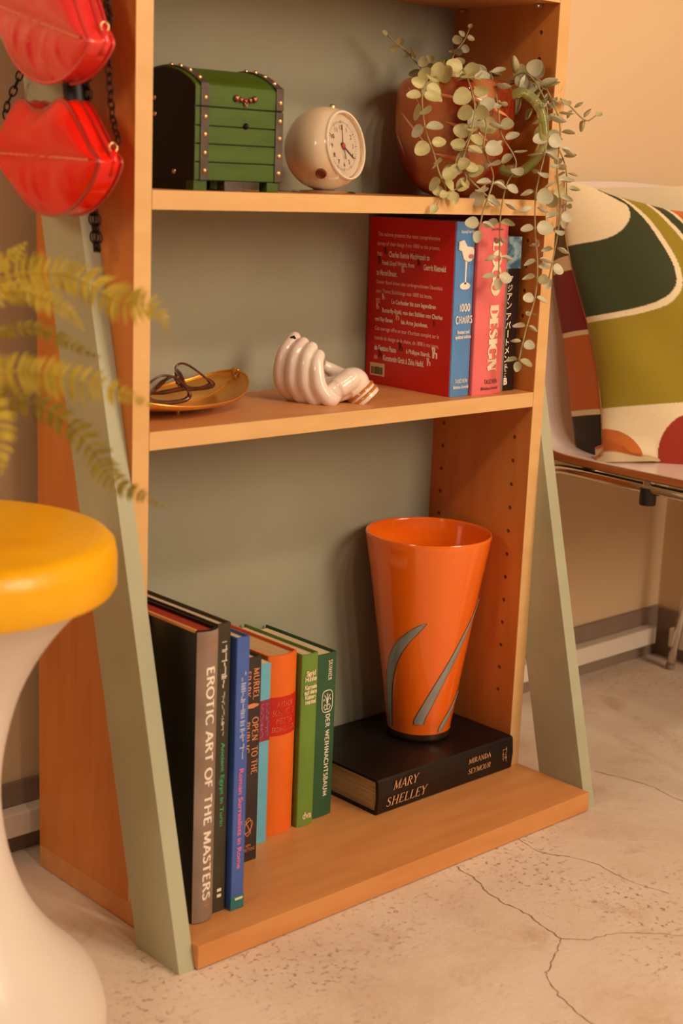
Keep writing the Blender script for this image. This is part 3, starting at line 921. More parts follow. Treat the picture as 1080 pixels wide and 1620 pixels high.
# ---------------------------------------------------------------- gold tray and spectacles
TO = V((.101, .089, Z2))
ta, tb_ = V((.965, .262, 0)), V((-.262, .965, 0))
tr = thing('tray', 'gold metal leaf-shaped dish with upturned tip, holding the spectacles', 'dish', TO)
def tray_pt(s, q, dz):
    """s along -1..1, q across -1..1"""
    b = .045 * max(0, (1 - abs(s) ** 2.6)) ** .62 + .004
    z = .0060 + .020 * max(0, s) ** 2.4 + .010 * max(0, -s) ** 2.4 + .0060 * q * q
    return TO + ta * (s * .0965) + tb_ * (q * b) + V((0, 0, z + dz))
bm = B()
NS, NQ = 40, 14
top = [[tray_pt(-1 + 2 * i / NS, -1 + 2 * k / NQ, 0) for k in range(NQ + 1)] for i in range(NS + 1)]
bot = [[tray_pt(-1 + 2 * i / NS, (-1 + 2 * k / NQ) * .98, -.0022) for k in range(NQ + 1)] for i in range(NS + 1)]
vt_ = [[bm.verts.new(p) for p in r] for r in top]
vb_ = [[bm.verts.new(p) for p in r] for r in bot]
for i in range(NS):
    for k in range(NQ):
        bm.faces.new((vt_[i][k], vt_[i][k + 1], vt_[i + 1][k + 1], vt_[i + 1][k]))
        bm.faces.new((vb_[i][k], vb_[i + 1][k], vb_[i + 1][k + 1], vb_[i][k + 1]))
    for k in (0, NQ):
        bm.faces.new((vt_[i][k], vt_[i + 1][k], vb_[i + 1][k], vb_[i][k]))
for i in (0, NS):
    for k in range(NQ):
        bm.faces.new((vt_[i][k], vb_[i][k], vb_[i][k + 1], vt_[i][k + 1]))
clean(bm)
put('dish', bm, M['gold'], tr, 60)
rim = [tray_pt(-1 + 2 * i / NS, -1, .0006) for i in range(NS + 1)] + [tray_pt(1 - 2 * i / NS, 1, .0006) for i in range(NS + 1)]
put('rim', tube(rim, .0012, 6, None, True), M['gold'], tr, 180)
put('vein', tube([tray_pt(-.9 + 1.8 * i / 20, 0, .0006) for i in range(21)], .0009, 6), M['gold'], tr, 180)
for s in (-.9, -.2, .55):
    for q in (-.9, .9) if s == -.2 else (0,):
        p = tray_pt(s, q * .3, -.002)
        put('foot', lathe([(0, 0), (.0022, 0), (.003, .002), (.003, max(.003, p.z - Z2)), (0, max(.003, p.z - Z2))], (p.x, p.y, Z2), n=14), M['gold'], tr, 50)
put('tip_roll', tube([tray_pt(1, -1, .002), tray_pt(1.0, 0, .0042), tray_pt(1, 1, .002)], [.0018, .0026, .0018], 8), M['gold'], tr, 180)

gl = thing('spectacles', 'dark tortoiseshell spectacles with thin rims, lying in the gold dish', 'spectacles', (.10, .085, .506))
tort = mat('dark_tortoiseshell', rgb(58, 26, 18), .18, coat=.5, var=rgb(92, 40, 20), scale=90)
lensm = mat('clear_lens', rgb(246, 240, 232), .02, trans=1.0, ior=1.08, var=rgb(240, 232, 222), scale=3)
L1 = [(.0590, .076, .5285), (.0665, .075, .5322), (.0790, .074, .5318), (.0915, .0735, .5255), (.1010, .074, .5150), (.1032, .0745, .5100), (.0985, .075, .5065), (.0880, .0755, .5050), (.0720, .0765, .5052), (.0590, .077, .5080), (.0510, .0775, .5145), (.0520, .077, .5225)]
L2 = [(.1075, .104, .5290), (.1085, .105, .5355), (.1150, .1055, .5385), (.1240, .106, .5365), (.1360, .107, .5300), (.1490, .108, .5215), (.1600, .109, .5140), (.1545, .1085, .5115), (.1430, .1075, .5110), (.1280, .106, .5120), (.1160, .105, .5170), (.1095, .104, .5225)]
for L in (L1, L2):
    P = spline(L + [L[0]], 5)[:-1]
    zc_ = sum(p.z for p in P) / len(P)
    r = put('rim', tube(P, [.0012 + (.0012 if p.z < zc_ - .004 else .0) for p in P], 8, None, True), tort, gl, 180)
    bm = B()
    c = sum(P, V()) / len(P)
    c0 = bm.verts.new(c)
    vs = [bm.verts.new(p) for p in P]
    for i in range(len(vs)):
        bm.faces.new((c0, vs[i], vs[(i + 1) % len(vs)]))
    put('lens', bm, lensm, gl, 180)
put('bridge', tube(spline([(.0960, .0738, .5225), (.0985, .084, .5305), (.1030, .096, .5330), (.1085, .1045, .5320)], 5), .0022, 8), tort, gl, 180)
put('nose_pad', lathe([(0, -.0008), (.0022, -.0006), (.003, 0), (.0022, .0006), (0, .0008)], (.1065, .096, .5240), (.6, -.6, .3), 12), tort, gl, 60)
put('nose_pad', lathe([(0, -.0008), (.0022, -.0006), (.003, 0), (.0022, .0006), (0, .0008)], (.0985, .085, .5200), (-.6, .6, .3), 12), tort, gl, 60)
put('temple', tube(spline([(.1590, .109, .5150), (.1420, .106, .5115), (.1150, .101, .5120), (.0850, .099, .5105), (.0600, .100, .5130)], 6), [.0020] * 8 + [.0025] * 10 + [.0018] * 7, 8), tort, gl, 180)
put('temple', tube(spline([(.0520, .078, .5160), (.0640, .090, .5112), (.0850, .1075, .5118), (.1080, .1180, .5190), (.1230, .1180, .5250)], 6), [.0020] * 8 + [.0025] * 10 + [.0018] * 7, 8), tort, gl, 180)

# ---------------------------------------------------------------- green treasure chest
CX0, CX1, CY0, CY1 = .0695, .1772, .0300, .1330
ct = thing('treasure_chest', 'small green wooden treasure chest with domed lid and brass studs on upper shelf', 'box', ((CX0 + CX1) / 2, (CY0 + CY1) / 2, Z1))
green = mat('green_paint', rgb(66, 95, 14), .45, var=rgb(55, 81, 10), scale=14, stretch=(1, 6, 6), bump=.05, bscale=150)
darkw = mat('black_paint', rgb(16, 11, 9), .5, var=rgb(24, 16, 12), scale=14)
strapm = mat('worn_grey_strap', rgb(96, 86, 80), .5, .3, var=rgb(78, 66, 60), scale=60, bump=.05, bscale=200)
def side_poly(x, z0, inset=0.0):
    pts = [(x, CY0 + inset, z0), (x, CY0 + inset, .8085 - inset)]
    for i in range(1, 12):
        a = i / 12
        pts.append((x, CY0 + inset + (CY1 - CY0 - 2 * inset) * a, .8085 - inset + .0175 * math.sin(PI * a) ** .8))
    pts += [(x, CY1 - inset, .8085 - inset), (x, CY1 - inset, z0)]
    return pts
put('carcass', prism(side_poly(CX0 + .0035, .7225, .0012), (CX1 - CX0 - .007, 0, 0)), darkw, ct)
for x in (CX0, CX1 - .0035):
    put('end_board', prism(side_poly(x, .7225), (.0035, 0, 0), bev=.0006), darkw, ct)
zs = [.7226, .7396, .7563, .7729, .7900]
for a, b_ in zip(zs, zs[1:]):
    put('slat', bx((CX0 + .0003, CY0 - .0012, a + .0005), (CX1 - .0003, CY0 + .0014, b_ - .0005), .0006), green, ct)
put('lid_front', bx((CX0 + .0003, CY0 - .0012, .7908), (CX1 - .0003, CY0 + .0014, .8088), .0006), green, ct)
lid = []
for i in range(15):
    a = i / 14
    y = CY0 + (CY1 - CY0) * a
    z = .8086 + .0175 * math.sin(PI * a) ** .8
    lid.append((y, z))
bm = B()
prism([(CX0 + .0004, y, z + .0014) for y, z in lid] + [(CX0 + .0004, y, z - .001) for y, z in lid[::-1]], (CX1 - CX0 - .0008, 0, 0), bm)
put('lid_top', bm, green, ct, 30)
def stud(p, n, r=.0025):
    x = lathe([(r * 1.0, -.0004), (r, .0004), (r * .8, .0013), (r * .4, .0019), (0, .0021)], p, n, 12)
    put('stud', x, M['brass'], ct, 60)
for xs, w2 in ((.0803, .0048), (.1716, .0046)):
    put('strap', bx((xs - w2, CY0 - .0026, .7231), (xs + w2, CY0 - .001, .7895), .0003), strapm, ct)
    bm = B()
    lp = [(CY0 - .0012, .7912)] + [(y - (.0012 if i == 0 else 0), z + .0016) for i, (y, z) in enumerate(lid)]
    ou = [(CY0 - .0026, .7912)] + [(y - (.0022 if i == 0 else .0004), z + .0028) for i, (y, z) in enumerate(lid)]
    prism([(xs - w2, y, z) for y, z in ou] + [(xs - w2, y, z) for y, z in lp[::-1]], (2 * w2, 0, 0), bm)
    put('lid_strap', bm, strapm, ct)
    for z in (.7318, .7482, .7650, .7812, .7985):
        stud((xs, CY0 - .0026, z), (0, -1, 0))
    for i, a in enumerate((1, 3, 5, 7)):
        y, z = lid[a]
        y2, z2 = lid[a + 1]
        y1, z1_ = lid[a - 1]
        stud((xs, y, z + .0029), V((0, -(z2 - z1_), y2 - y1)).normalized())
for y, z in ((.0930, .7980), (.0920, .7830), (.0600, .7300)):
    stud((CX0, y, z), (-1, 0, 0))
for x0, x1, m in ((CX0 + .0005, CX0 + .016, green), (CX1 - .0175, CX1 - .003, green), (.107, .129, strapm)):
    put('foot', bx((x0, CY0, Z1), (x1, CY0 + .012, .7227), .0005), m, ct)
    put('foot', bx((x0, CY1 - .012, Z1), (x1, CY1, .7227), .0005), m, ct)
put('end_skirt', bx((CX0 + .001, CY0 + .004, Z1), (CX0 + .004, CY1 - .004, .7227)), darkw, ct)
lt = B()
for i in range(5):
    bmesh.ops.create_icosphere(lt, subdivisions=1, radius=.0035 if i in (0, 4) else .0028, matrix=Matrix.Translation((.1170 + .0055 * i, CY0 - .0028, .7985 + (.0012 if i in (0, 4) else (-.001 if i == 2 else 0)))))
box(lt, (.1160, CY0 - .0024, .7965), (.1400, CY0 - .0012, .8005))
tube([(.1265, CY0 - .003, .7965), (.1285, CY0 - .004, .7925), (.1305, CY0 - .003, .7965)], .0008, 6, lt)
put('latch', lt, mat('tarnished_copper', rgb(120, 66, 48), .35, .8, var=rgb(150, 92, 70), scale=90), ct, 40)
put('catch_knob', lathe([(.003, 0), (.003, .0012), (.0015, .003), (0, .0035)], (.1300, CY0 - .0012, .7745), (0, -1, 0), 12), M['blackmetal'], ct, 50)

# ---------------------------------------------------------------- round alarm clock
CC = V((.2700, .0690, .7583))
ck = thing('alarm_clock', 'cream spherical alarm clock with white dial, middle of the upper shelf', 'clock', (CC.x, CC.y, Z1))
N = V((.24, -.955, .17)).normalized()
R0 = .0428
cream = mat('cream_plastic', rgb(242, 216, 180), .22, coat=.6, var=rgb(236, 208, 170), scale=6)
fr, fh = .0350, math.sqrt(R0 ** 2 - .0350 ** 2)
prof = [(0, -R0)] + [(R0 * math.sin(t), -R0 * math.cos(t)) for t in [PI * i / 40 for i in range(1, 40)] if -R0 * math.cos(t) < fh - .001] + [(fr + .0002, fh), (fr + .0001, fh + .0012), (fr - .0012, fh + .0016), (fr - .0022, fh + .0008), (fr - .0026, fh - .005), (0, fh - .005)]
put('case', lathe(prof, CC, N, 64), cream, ck, 40)
put('rim', lathe([(fr - .0006, fh + .0008), (fr + .0006, fh + .0012), (fr - .0002, fh + .0028), (fr - .0018, fh + .0026), (fr - .0022, fh + .0012)], CC, N, 64), mat('ivory_rim', rgb(240, 222, 194), .2, coat=.5, var=rgb(234, 214, 184), scale=10), ck, 60)
dz = fh - .0046
put('dial', lathe([(0, dz), (fr - .0028, dz), (fr - .0028, dz - .0006), (0, dz - .0006)], CC, N, 64), mat('ivory_dial', rgb(238, 224, 208), .5, var=rgb(232, 216, 198), scale=10), ck)
cup = V((0, 0, 1)) - N * N.z
cup.normalize()
cri = cup.cross(N)
def cpt(u, v, h=0.0):
    return CC + N * (dz + h) + cri * u + cup * v
tk = B()
for i in range(60):
    a = 2 * PI * i / 60
    r0, r1, wdt = (.0232, .0252, .0002) if i % 5 else (.0225, .0255, .0004)
    d_ = V((math.sin(a), math.cos(a), 0))
    t_ = V((d_.y, -d_.x, 0))
    q = [d_ * r0 - t_ * wdt, d_ * r0 + t_ * wdt, d_ * r1 + t_ * wdt, d_ * r1 - t_ * wdt]
    tk.faces.new([tk.verts.new(cpt(p.x, p.y, .0003)) for p in q])
put('tick_ring', tk, M['blackprint'], ck)
for i in range(1, 13):
    a = 2 * PI * i / 12
    letters(glyph_mesh(str(i), .01), 'numeral', M['blackprint'], ck, cpt(.0185 * math.sin(a), .0185 * math.cos(a)), cri, cup, None, .0045, lift=.0003)
def hand_(ang, l, wd, m, h, nm):
    a = math.radians(ang)
    d_ = cri * math.sin(a) + cup * math.cos(a)
    t_ = cri * math.cos(a) - cup * math.sin(a)
    o_ = cpt(0, 0, h)
    prism([o_ - d_ * .004 - t_ * wd, o_ - d_ * .004 + t_ * wd, o_ + d_ * l + t_ * wd * .6, o_ + d_ * l - t_ * wd * .6], N * .0004, nm)
hb_ = B()
hand_(125, .0215, .0007, 0, .0010, hb_)
put('minute_hand', hb_, M['blackprint'], ck)
hb_ = B()
hand_(168, .0135, .0006, 0, .0014, hb_)
put('hour_hand', hb_, M['blackprint'], ck)
hb_ = B()
hand_(6, .0215, .0004, 0, .0006, hb_)
put('alarm_hand', hb_, M['blackprint'], ck)
put('hub', lathe([(.0028, 0), (.0028, .0022), (.0018, .0030), (0, .0032)], cpt(0, 0, .0004), N, 20), mat('red_hub', rgb(206, 84, 72), .35, var=rgb(192, 70, 60), scale=30), ck, 50, label='red hub')
put('crystal', lathe([(fr - .0024, fh + .0004), (fr * .7, fh + .0032), (fr * .35, fh + .0046), (0, fh + .0050)], CC, N, 48), lensm, ck, 180, label='clear domed crystal')
put('top_button', lathe([(.0034, 0), (.0034, .0022), (.0022, .0036), (0, .0040)], CC + V((.004, -.004, R0 - .0012)), (.1, -.1, 1), 18), M['brass'], ck, 50)
sd = (V((-.60, -.55, -.58))).normalized()
put('side_knob', lathe([(.0058, -.001), (.0058, .0018), (.0046, .0024), (.0040, .0010), (0, .0008)], CC + sd * (R0 - .0006), sd, 22), mat('brown_recess', rgb(104, 46, 24), .3, coat=.4, var=rgb(120, 60, 34), scale=60), ck, 50)
BX, BY = CC.x, CC.y
put('base_plate', lathe([(0, 0), (.0330, 0), (.0338, .0008), (.0320, .0024), (.024, .0030), (.0150, .0034), (0, .0036)], (BX, BY, Z1), n=48), M['chrome'], ck, 40, label='chrome base plate')

# ---------------------------------------------------------------- amber glass jug
JX, JY = .4715, .0760
jg = thing('glass_jug', 'rounded amber glass jug with green glass handle, right end of the upper shelf', 'jug', (JX, JY, Z1))
jp = [(.024, .0015), (.033, .005), (.0475, .018), (.0590, .038), (.0655, .062), (.0672, .085), (.0670, .104), (.0655, .1160), (.0615, .1240), (.0570, .1275)]
jo = [(p.x, p.y) for p in spline([(r, h, 0) for r, h in jp], 4)]
prof = [(0, .0015), (.020, .0)] + jo + [(.0540, .1282), (.0525, .1270)] + [(r - .0045, h) for r, h in jo[::-1] if h > .012] + [(.024, .012), (0, .011)]
amb = mat('amber_glass', rgb(246, 164, 104), .05, trans=.7, ior=1.35, var=rgb(190, 64, 22), scale=17, stretch=(1, 1, .3), lo=.44, hi=.56, bump=.3, bscale=26)
put('body', lathe(prof, (JX, JY, Z1), n=64), amb, jg, 60)
hd = V((.46, -.888, 0)).normalized()
def jh(r, h):
    return V((JX, JY, Z1 + h)) + hd * r
hp_ = spline([jh(.0625, .112), jh(.076, .1165), jh(.092, .106), jh(.1015, .086), jh(.1030, .064), jh(.0950, .044), jh(.0800, .0310), jh(.0660, .0300), jh(.0520, .0345)], 6)
gg = mat('green_glass', rgb(236, 232, 160), .03, trans=.75, ior=1.4, var=rgb(188, 204, 108), scale=22, lo=.4, hi=.6)
put('handle', tube(hp_, [.0054] * len(hp_), 14), gg, jg, 180, label='green glass handle')
streakm = mat('pale_streak_and_glint', rgb(236, 160, 112), .08, trans=.3, coat=.5, var=rgb(220, 120, 70), scale=40)  # pale ribbons: streaks in the glass together with painted pinkish highlights
def jr(h):
    return interp2([(h_, r_) for r_, h_ in jo], h)
def interp2(tab, x):
    for (a, fa), (b_, fb) in zip(tab, tab[1:]):
        if a <= x <= b_:
            return fa + (fb - fa) * (x - a) / max(1e-9, b_ - a)
    return tab[-1][1] if x > tab[-1][0] else tab[0][1]
JAZ = math.atan2(CAMLOC.y - JY, CAMLOC.x - JX)
for h0, a0, h1, a1, hw in ((.090, -62, .052, -26, .0018), (.112, -40, .104, 8, .0014), (.117, -55, .094, -34, .0012), (.080, -8, .062, 34, .0030), (.110, 0, .098, 40, .0016), (.046, -20, .036, 26, .0022), (.072, -78, .040, -60, .0016), (.100, 20, .088, 62, .0014)):
    rows = []
    for i in range(13):
        f = i / 12
        h, a = h0 + (h1 - h0) * f, math.radians(a0 + (a1 - a0) * f) + .06 * math.sin(PI * f)
        wq = hw * (.15 + math.sin(PI * f))
        row = []
        for s in (-1, 0, 1):
            r = jr(h + s * wq) + .0003 + (.0004 if s == 0 else 0)
            row.append((JX + r * math.cos(JAZ + a), JY + r * math.sin(JAZ + a), Z1 + h + s * wq))
        rows.append(row)
    put('streak_and_glint', sheet(rows), streakm, jg, 180)
fl = B()
random.seed(3)
for i in range(24):
    a, h, r = random.uniform(0, 2 * PI), random.uniform(.028, .090), random.uniform(.006, .026)
    bmesh.ops.create_icosphere(fl, subdivisions=1, radius=random.uniform(.008, .016), matrix=Matrix.Translation((JX + r * math.cos(a), JY + r * math.sin(a), Z1 + h)) @ Matrix.Rotation(random.uniform(0, 3), 4, 'X') @ Matrix.Diagonal((1, .6, .8, 1)))
fo = put('dried_moss', fl, mat('dark_moss', rgb(84, 40, 20), .9, var=rgb(150, 110, 70), scale=130, lo=.45, hi=.6), jg, 30)
fo['kind'] = 'stuff'

# ---------------------------------------------------------------- trailing eucalyptus
EU = dict(
S1=[[.4322,.06,.8328],[.3837,.03,.8376],[.3522,.012,.8173],[.3501,.004,.7853],[.3602,0,.7601],[.3663,-.005,.7378],[.3762,-.006,.7218],[.3609,-.008,.7052]],
S2=[[.4675,.06,.8385],[.4321,.03,.8488],[.4248,.005,.8152],[.4179,0,.7853],[.4024,-.004,.7519],[.407,-.006,.7304],[.3773,-.008,.7186]],
S3=[[.4989,.06,.8406],[.4751,.03,.8486],[.4626,.005,.8141],[.4604,-.004,.784],[.4766,-.01,.7613],[.4788,-.012,.7479],[.4639,-.013,.7273],[.4577,-.013,.6933],[.4599,-.013,.6591],[.4618,-.012,.6279]],
S4=[[.5146,.05,.8381],[.5218,.02,.8517],[.525,-.005,.8279],[.5246,-.015,.8007],[.5179,-.02,.7664],[.5071,-.02,.725],[.5092,-.02,.6837],[.518,-.02,.6417],[.5161,-.021,.6064],[.5031,-.022,.5713],[.4937,-.022,.5346]],
S5=[[.5253,.05,.8388],[.5324,.01,.8455],[.5326,-.015,.8181],[.5391,-.022,.7912],[.5361,-.024,.7465],[.5451,-.025,.7051],[.5396,-.026,.663],[.5323,-.026,.6277]],
S6=[[.5143,.05,.8415],[.5343,.03,.8439],[.5501,.01,.8344],[.5678,-.005,.8216],[.5941,-.012,.8042],[.6106,-.014,.81]],
S7=[[.458,.07,.8346],[.4588,.075,.8517],[.4689,.08,.8696],[.4887,.085,.8849],[.5023,.09,.9]],
S8=[[.443,.08,.8338],[.435,.095,.8504],[.421,.105,.8665],[.3923,.11,.8843]],
S9=[[.4305,.02,.8222],[.4369,-.002,.7961],[.4299,-.008,.7662],[.4434,-.012,.7368],[.4289,-.014,.7031],[.4228,-.014,.6796]],
S10=[[.4576,.06,.8344],[.4388,.03,.8295],[.4485,.012,.8067],[.3987,.002,.755],[.4065,-.004,.7389],[.435,-.012,.7165]],
S11=[[.5257,.05,.8354],[.5419,.02,.8153],[.5617,-.01,.7609],[.5676,-.014,.7261],[.5653,-.016,.6944]],
S12=[[.4583,.08,.8348],[.4524,.09,.8482],[.4548,.1,.8588]])
ep = thing('trailing_plant', 'trailing plant with round grey-green leaves, hanging out of the amber glass jug', 'plant', (JX, JY, Z1 + .05))
leafm = [mat('leaf_yellow_green', rgb(196, 184, 126), .45, var=rgb(180, 170, 114), scale=60), mat('leaf_grey_green', rgb(198, 190, 156), .45, var=rgb(182, 175, 144), scale=60), mat('leaf_dull_green', rgb(180, 170, 124), .45, var=rgb(164, 156, 112), scale=60)]
stemm = mat('plant_stem', rgb(166, 152, 98), .6, var=rgb(146, 130, 84), scale=60)
def leaf_mesh(length, width, cup_, name):
    """a cupped leaf along +X from its stalk, face up +Z, with a raised pale margin"""
    bm = B()
    n = 14
    def outline(k, s):
        a = 2 * PI * k / n
        x = .5 - .5 * math.cos(a)
        y = math.sin(a) * (.5 + .10 * math.cos(a))
        x2, y2 = .5 + (x - .5) * s, y * s
        return (x2 * length, y2 * width, cup_ * length * ((x2 - .5) ** 2 * 1.2 + y2 ** 2 * 2.4) * 1.0)
    for t, dz_ in ((0, .0), (1, -.0003)):
        c = bm.verts.new((.5 * length, 0, dz_))
        r1 = [bm.verts.new((*outline(k, .55)[:2], outline(k, .55)[2] + dz_)) for k in range(n)]
        r2 = [bm.verts.new((*outline(k, 1)[:2], outline(k, 1)[2] + dz_)) for k in range(n)]
        for k in range(n):
            j = (k + 1) % n
            bm.faces.new((c, r1[k], r1[j]) if not t else (c, r1[j], r1[k]))
            bm.faces.new((r1[k], r2[k], r2[j], r1[j]) if not t else (r1[j], r2[j], r2[k], r1[k]))
        if t:
            for k in range(n):
                bm.faces.new((o2[k], r2[k], r2[(k + 1) % n], o2[(k + 1) % n]))
        o2 = r2
    st = [bm.verts.new(p) for p in ((-.0018, -.0003, 0), (-.0018, .0003, 0), (.001, .0004, .0001), (.001, -.0004, .0001))]
    bm.faces.new(st)
    me = bpy.data.meshes.new(name)
    bm.to_mesh(me)
    bm.free()
    for p in me.polygons:
        p.use_smooth = True
    me.set_sharp_from_angle(angle=math.radians(38))
    return me
LM = {}
for mi, m in enumerate(leafm):
    for si, (l, wd, cu) in enumerate(((1.0, .92, .22), (1.0, .74, .26), (1.0, .46, .50))):
        me = leaf_mesh(.02 * l, .02 * wd, cu, 'leaf')
        me.materials.append(m)
        LM[(mi, si)] = me
random.seed(11)
TOCAM = lambda p: (CAMLOC - p).normalized()
def put_leaf(p, d, nrm, size, key):
    d = d.normalized()
    nrm = (nrm - d * nrm.dot(d)).normalized()
    s = d.cross(nrm) * -1
    mt = Matrix((d, nrm.cross(d), nrm)).transposed().to_4x4()
    o_ = bpy.data.objects.new('leaf', LM[key])
    C.objects.link(o_)
    o_.parent = ep
    k = size / .02
    o_.matrix_local = Matrix.Translation(p - V(ep.location)) @ mt @ Matrix.Scale(k, 4)
    return o_
# per strand: material, leaf length at the root and at the tip, spacing, how much the leaves face outward
SET = dict(S1=(0, .0215, .0150, .0175, 1), S2=(0, .0220, .0170, .0190, 1), S3=(1, .0205, .0165, .0185, 0), S4=(1, .0215, .0150, .0185, 0), S5=(1, .0200, .0165, .0165, 0),
           S6=(2, .0200, .0130, .0180, 0), S7=(1, .0165, .0095, .0150, 1), S8=(2, .0200, .0100, .0170, 1), S9=(1, .0190, .0170, .0210, 0), S10=(0, .0200, .0180, .0200, 1), S11=(2, .0185, .0150, .0170, 0), S12=(0, .0190, .0170, .012, 1))
for name, pts in EU.items():
    mi, l0, l1, gap, front = SET[name]
    P = spline(pts, 14)
    put('stem', tube(P[::3] + [P[-1]], .0009, 6), stemm, ep, 180)
    acc, tot = 0.0, sum((b_ - a).length for a, b_ in zip(P, P[1:]))
    run, nxt, k = 0.0, .022 if name not in ('S7', 'S8', 'S12') else .01, 0
    for a, b_ in zip(P, P[1:]):
        run += (b_ - a).length
        if run < nxt:
            continue
        nxt = run + gap * random.uniform(.85, 1.15)
        f = run / tot
        t = (b_ - a).normalized()
        v = TOCAM(a)
        side = t.cross(v).normalized()
        if front:
            tw = random.uniform(-.5, .5) + (PI / 2 if k % 3 == 2 else 0)
        else:
            tw = random.uniform(-.55, .55) + (PI / 2 if k % 4 == 3 else 0)
        k += 1
        ax_ = side * math.cos(tw) + v * math.sin(tw)
        for sg in (1, -1):
            size = (l0 + (l1 - l0) * f) * random.uniform(.78, 1.08)
            droop = random.uniform(.05, .5) if not front else random.uniform(-.15, .3)
            d = ax_ * sg + t * (.35 if t.z < -.3 else .6) * random.uniform(.4, 1.2)
            if front:
                nrm = v * random.uniform(.6, 1) + V((0, 0, random.uniform(.0, .6))) + t * random.uniform(-.4, .3)
                key = (mi, 0 if random.random() < .5 else 1)
            else:
                nrm = V((0, 0, 1)) * random.uniform(.5, 1) + v * random.uniform(-.1, .75) - d * .2
                key = (mi, 1 if random.random() < .45 else 2)
                if random.random() < .22:
                    nrm = v + V((0, 0, .3))
                    key = (mi, 0)
            if random.random() < .12:
                key = ((mi + 1) % 3, key[1])
            q = a + d.normalized() * .0018
            if q.x + d.normalized().x * size > WX - .001 and q.y > -.004 and a.x < WX:
                continue
            if q.y > .13:
                d.y = -abs(d.y)
            nrm = nrm + V((random.uniform(-.35, .35), random.uniform(-.35, .35), random.uniform(-.25, .25)))
            put_leaf(q, d, nrm, size, key)
    t = (P[-1] - P[-4]).normalized()
    put_leaf(P[-1], t + V((0, 0, -.1)), TOCAM(P[-1]) + V((0, 0, .5)), l1 * .8, (mi, 1))

# ---------------------------------------------------------------- hourglass stool
SX, SY, SH = -.2560, -.0760, .448
st = thing('stool', 'white hourglass plastic stool with a yellow round seat, in the left foreground', 'stool', (SX, SY, 0))
whitep = mat('white_plastic', rgb(230, 218, 208), .38, coat=.15, var=rgb(225, 212, 200), scale=5)
prof = [(0, .004), (.120, .0), (.126, .003), (.1325, .013), (.1335, .026), (.130, .042), (.122, .060), (.101, .082), (.081, .108), (.065, .138), (.053, .175), (.0475, .212), (.0475, .245), (.053, .280), (.064, .317), (.081, .350), (.102, .378), (.118, .394), (.126, .402), (.120, .404), (0, .404)]
put('body', lathe([(p.x, p.y) for p in spline([(r, h, 0) for r, h in prof], 3)], (SX, SY, 0), n=72), whitep, st, 45)
prof = [(0, .402), (.128, .402), (.1372, .4035), (.1402, .408), (.1404, .430), (.1385, .441), (.1335, .4462), (.126, .4478), (0, SH)]
put('seat', lathe(prof, (SX, SY, 0), n=80), mat('yellow_plastic', rgb(246, 182, 0), .36, coat=.15, var=rgb(240, 174, 0), scale=4), st, 45, label='yellow round seat')

# ---------------------------------------------------------------- potted fern
FX, FY = -.2950, -.1350
fn = thing('potted_fern', 'green arching fern in a small pot, standing on the yellow stool seat', 'plant', (FX, FY, SH))
put('pot', lathe([(0, 0), (.030, 0), (.033, .002), (.042, .078), (.0445, .080), (.0445, .092), (.041, .092), (.039, .078), (0, .076)], (FX, FY, SH), n=40), mat('terracotta', rgb(186, 104, 64), .7, var=rgb(170, 90, 54), scale=14), fn, 40)
FE = dict(
A=[[-.3037,-.2093,.6417],[-.2834,-.224,.6559],[-.2682,-.2365,.6616],[-.2521,-.2516,.6616],[-.2407,-.2639,.6565],[-.2318,-.2747,.6488],[-.2217,-.2859,.6432],[-.2131,-.294,.6436],[-.2075,-.3007,.639],[-.2054,-.3066,.626]],
B=[[-.3194,-.2378,.6385],[-.3,-.2524,.6502],[-.2878,-.2634,.6517],[-.2768,-.2753,.6467],[-.2691,-.2842,.6412],[-.2632,-.2937,.6288]],
C=[[-.281,-.1579,.604],[-.2568,-.1773,.6149],[-.2396,-.1922,.6193],[-.226,-.2069,.613],[-.2155,-.2192,.6049],[-.2069,-.2287,.6006]],
D=[[-.3373,-.2608,.6011],[-.3165,-.2797,.603],[-.2991,-.2959,.6036],[-.282,-.3131,.5998],[-.2654,-.3304,.5945],[-.2491,-.3482,.5864]],
E=[[-.304,-.1992,.5829],[-.2828,-.2212,.5761],[-.2648,-.2395,.572],[-.2499,-.2572,.5599],[-.2399,-.2722,.542],[-.2333,-.2839,.5244],[-.2209,-.2984,.515],[-.2105,-.3104,.5081]],
F=[[-.3446,-.2822,.6003],[-.3327,-.298,.5857],[-.3305,-.306,.5667],[-.334,-.3099,.5437]],
G=[[-.2635,-.1362,.6365],[-.2422,-.1489,.6597],[-.2311,-.1565,.6692],[-.2244,-.1603,.6771]],
H=[[-.36,-.12,.62],[-.41,-.12,.64],[-.46,-.13,.60],[-.49,-.14,.54]],
I=[[-.33,-.08,.63],[-.38,-.04,.66],[-.44,.0,.63],[-.47,.03,.57]],
J=[[-.36,-.18,.61],[-.41,-.23,.63],[-.45,-.27,.59],[-.47,-.29,.53]])
fernm = [mat('fern_yellow_green', rgb(194, 162, 44), .5, var=rgb(168, 140, 34), scale=70), mat('fern_olive_green', rgb(150, 126, 26), .5, var=rgb(128, 106, 18), scale=70)]
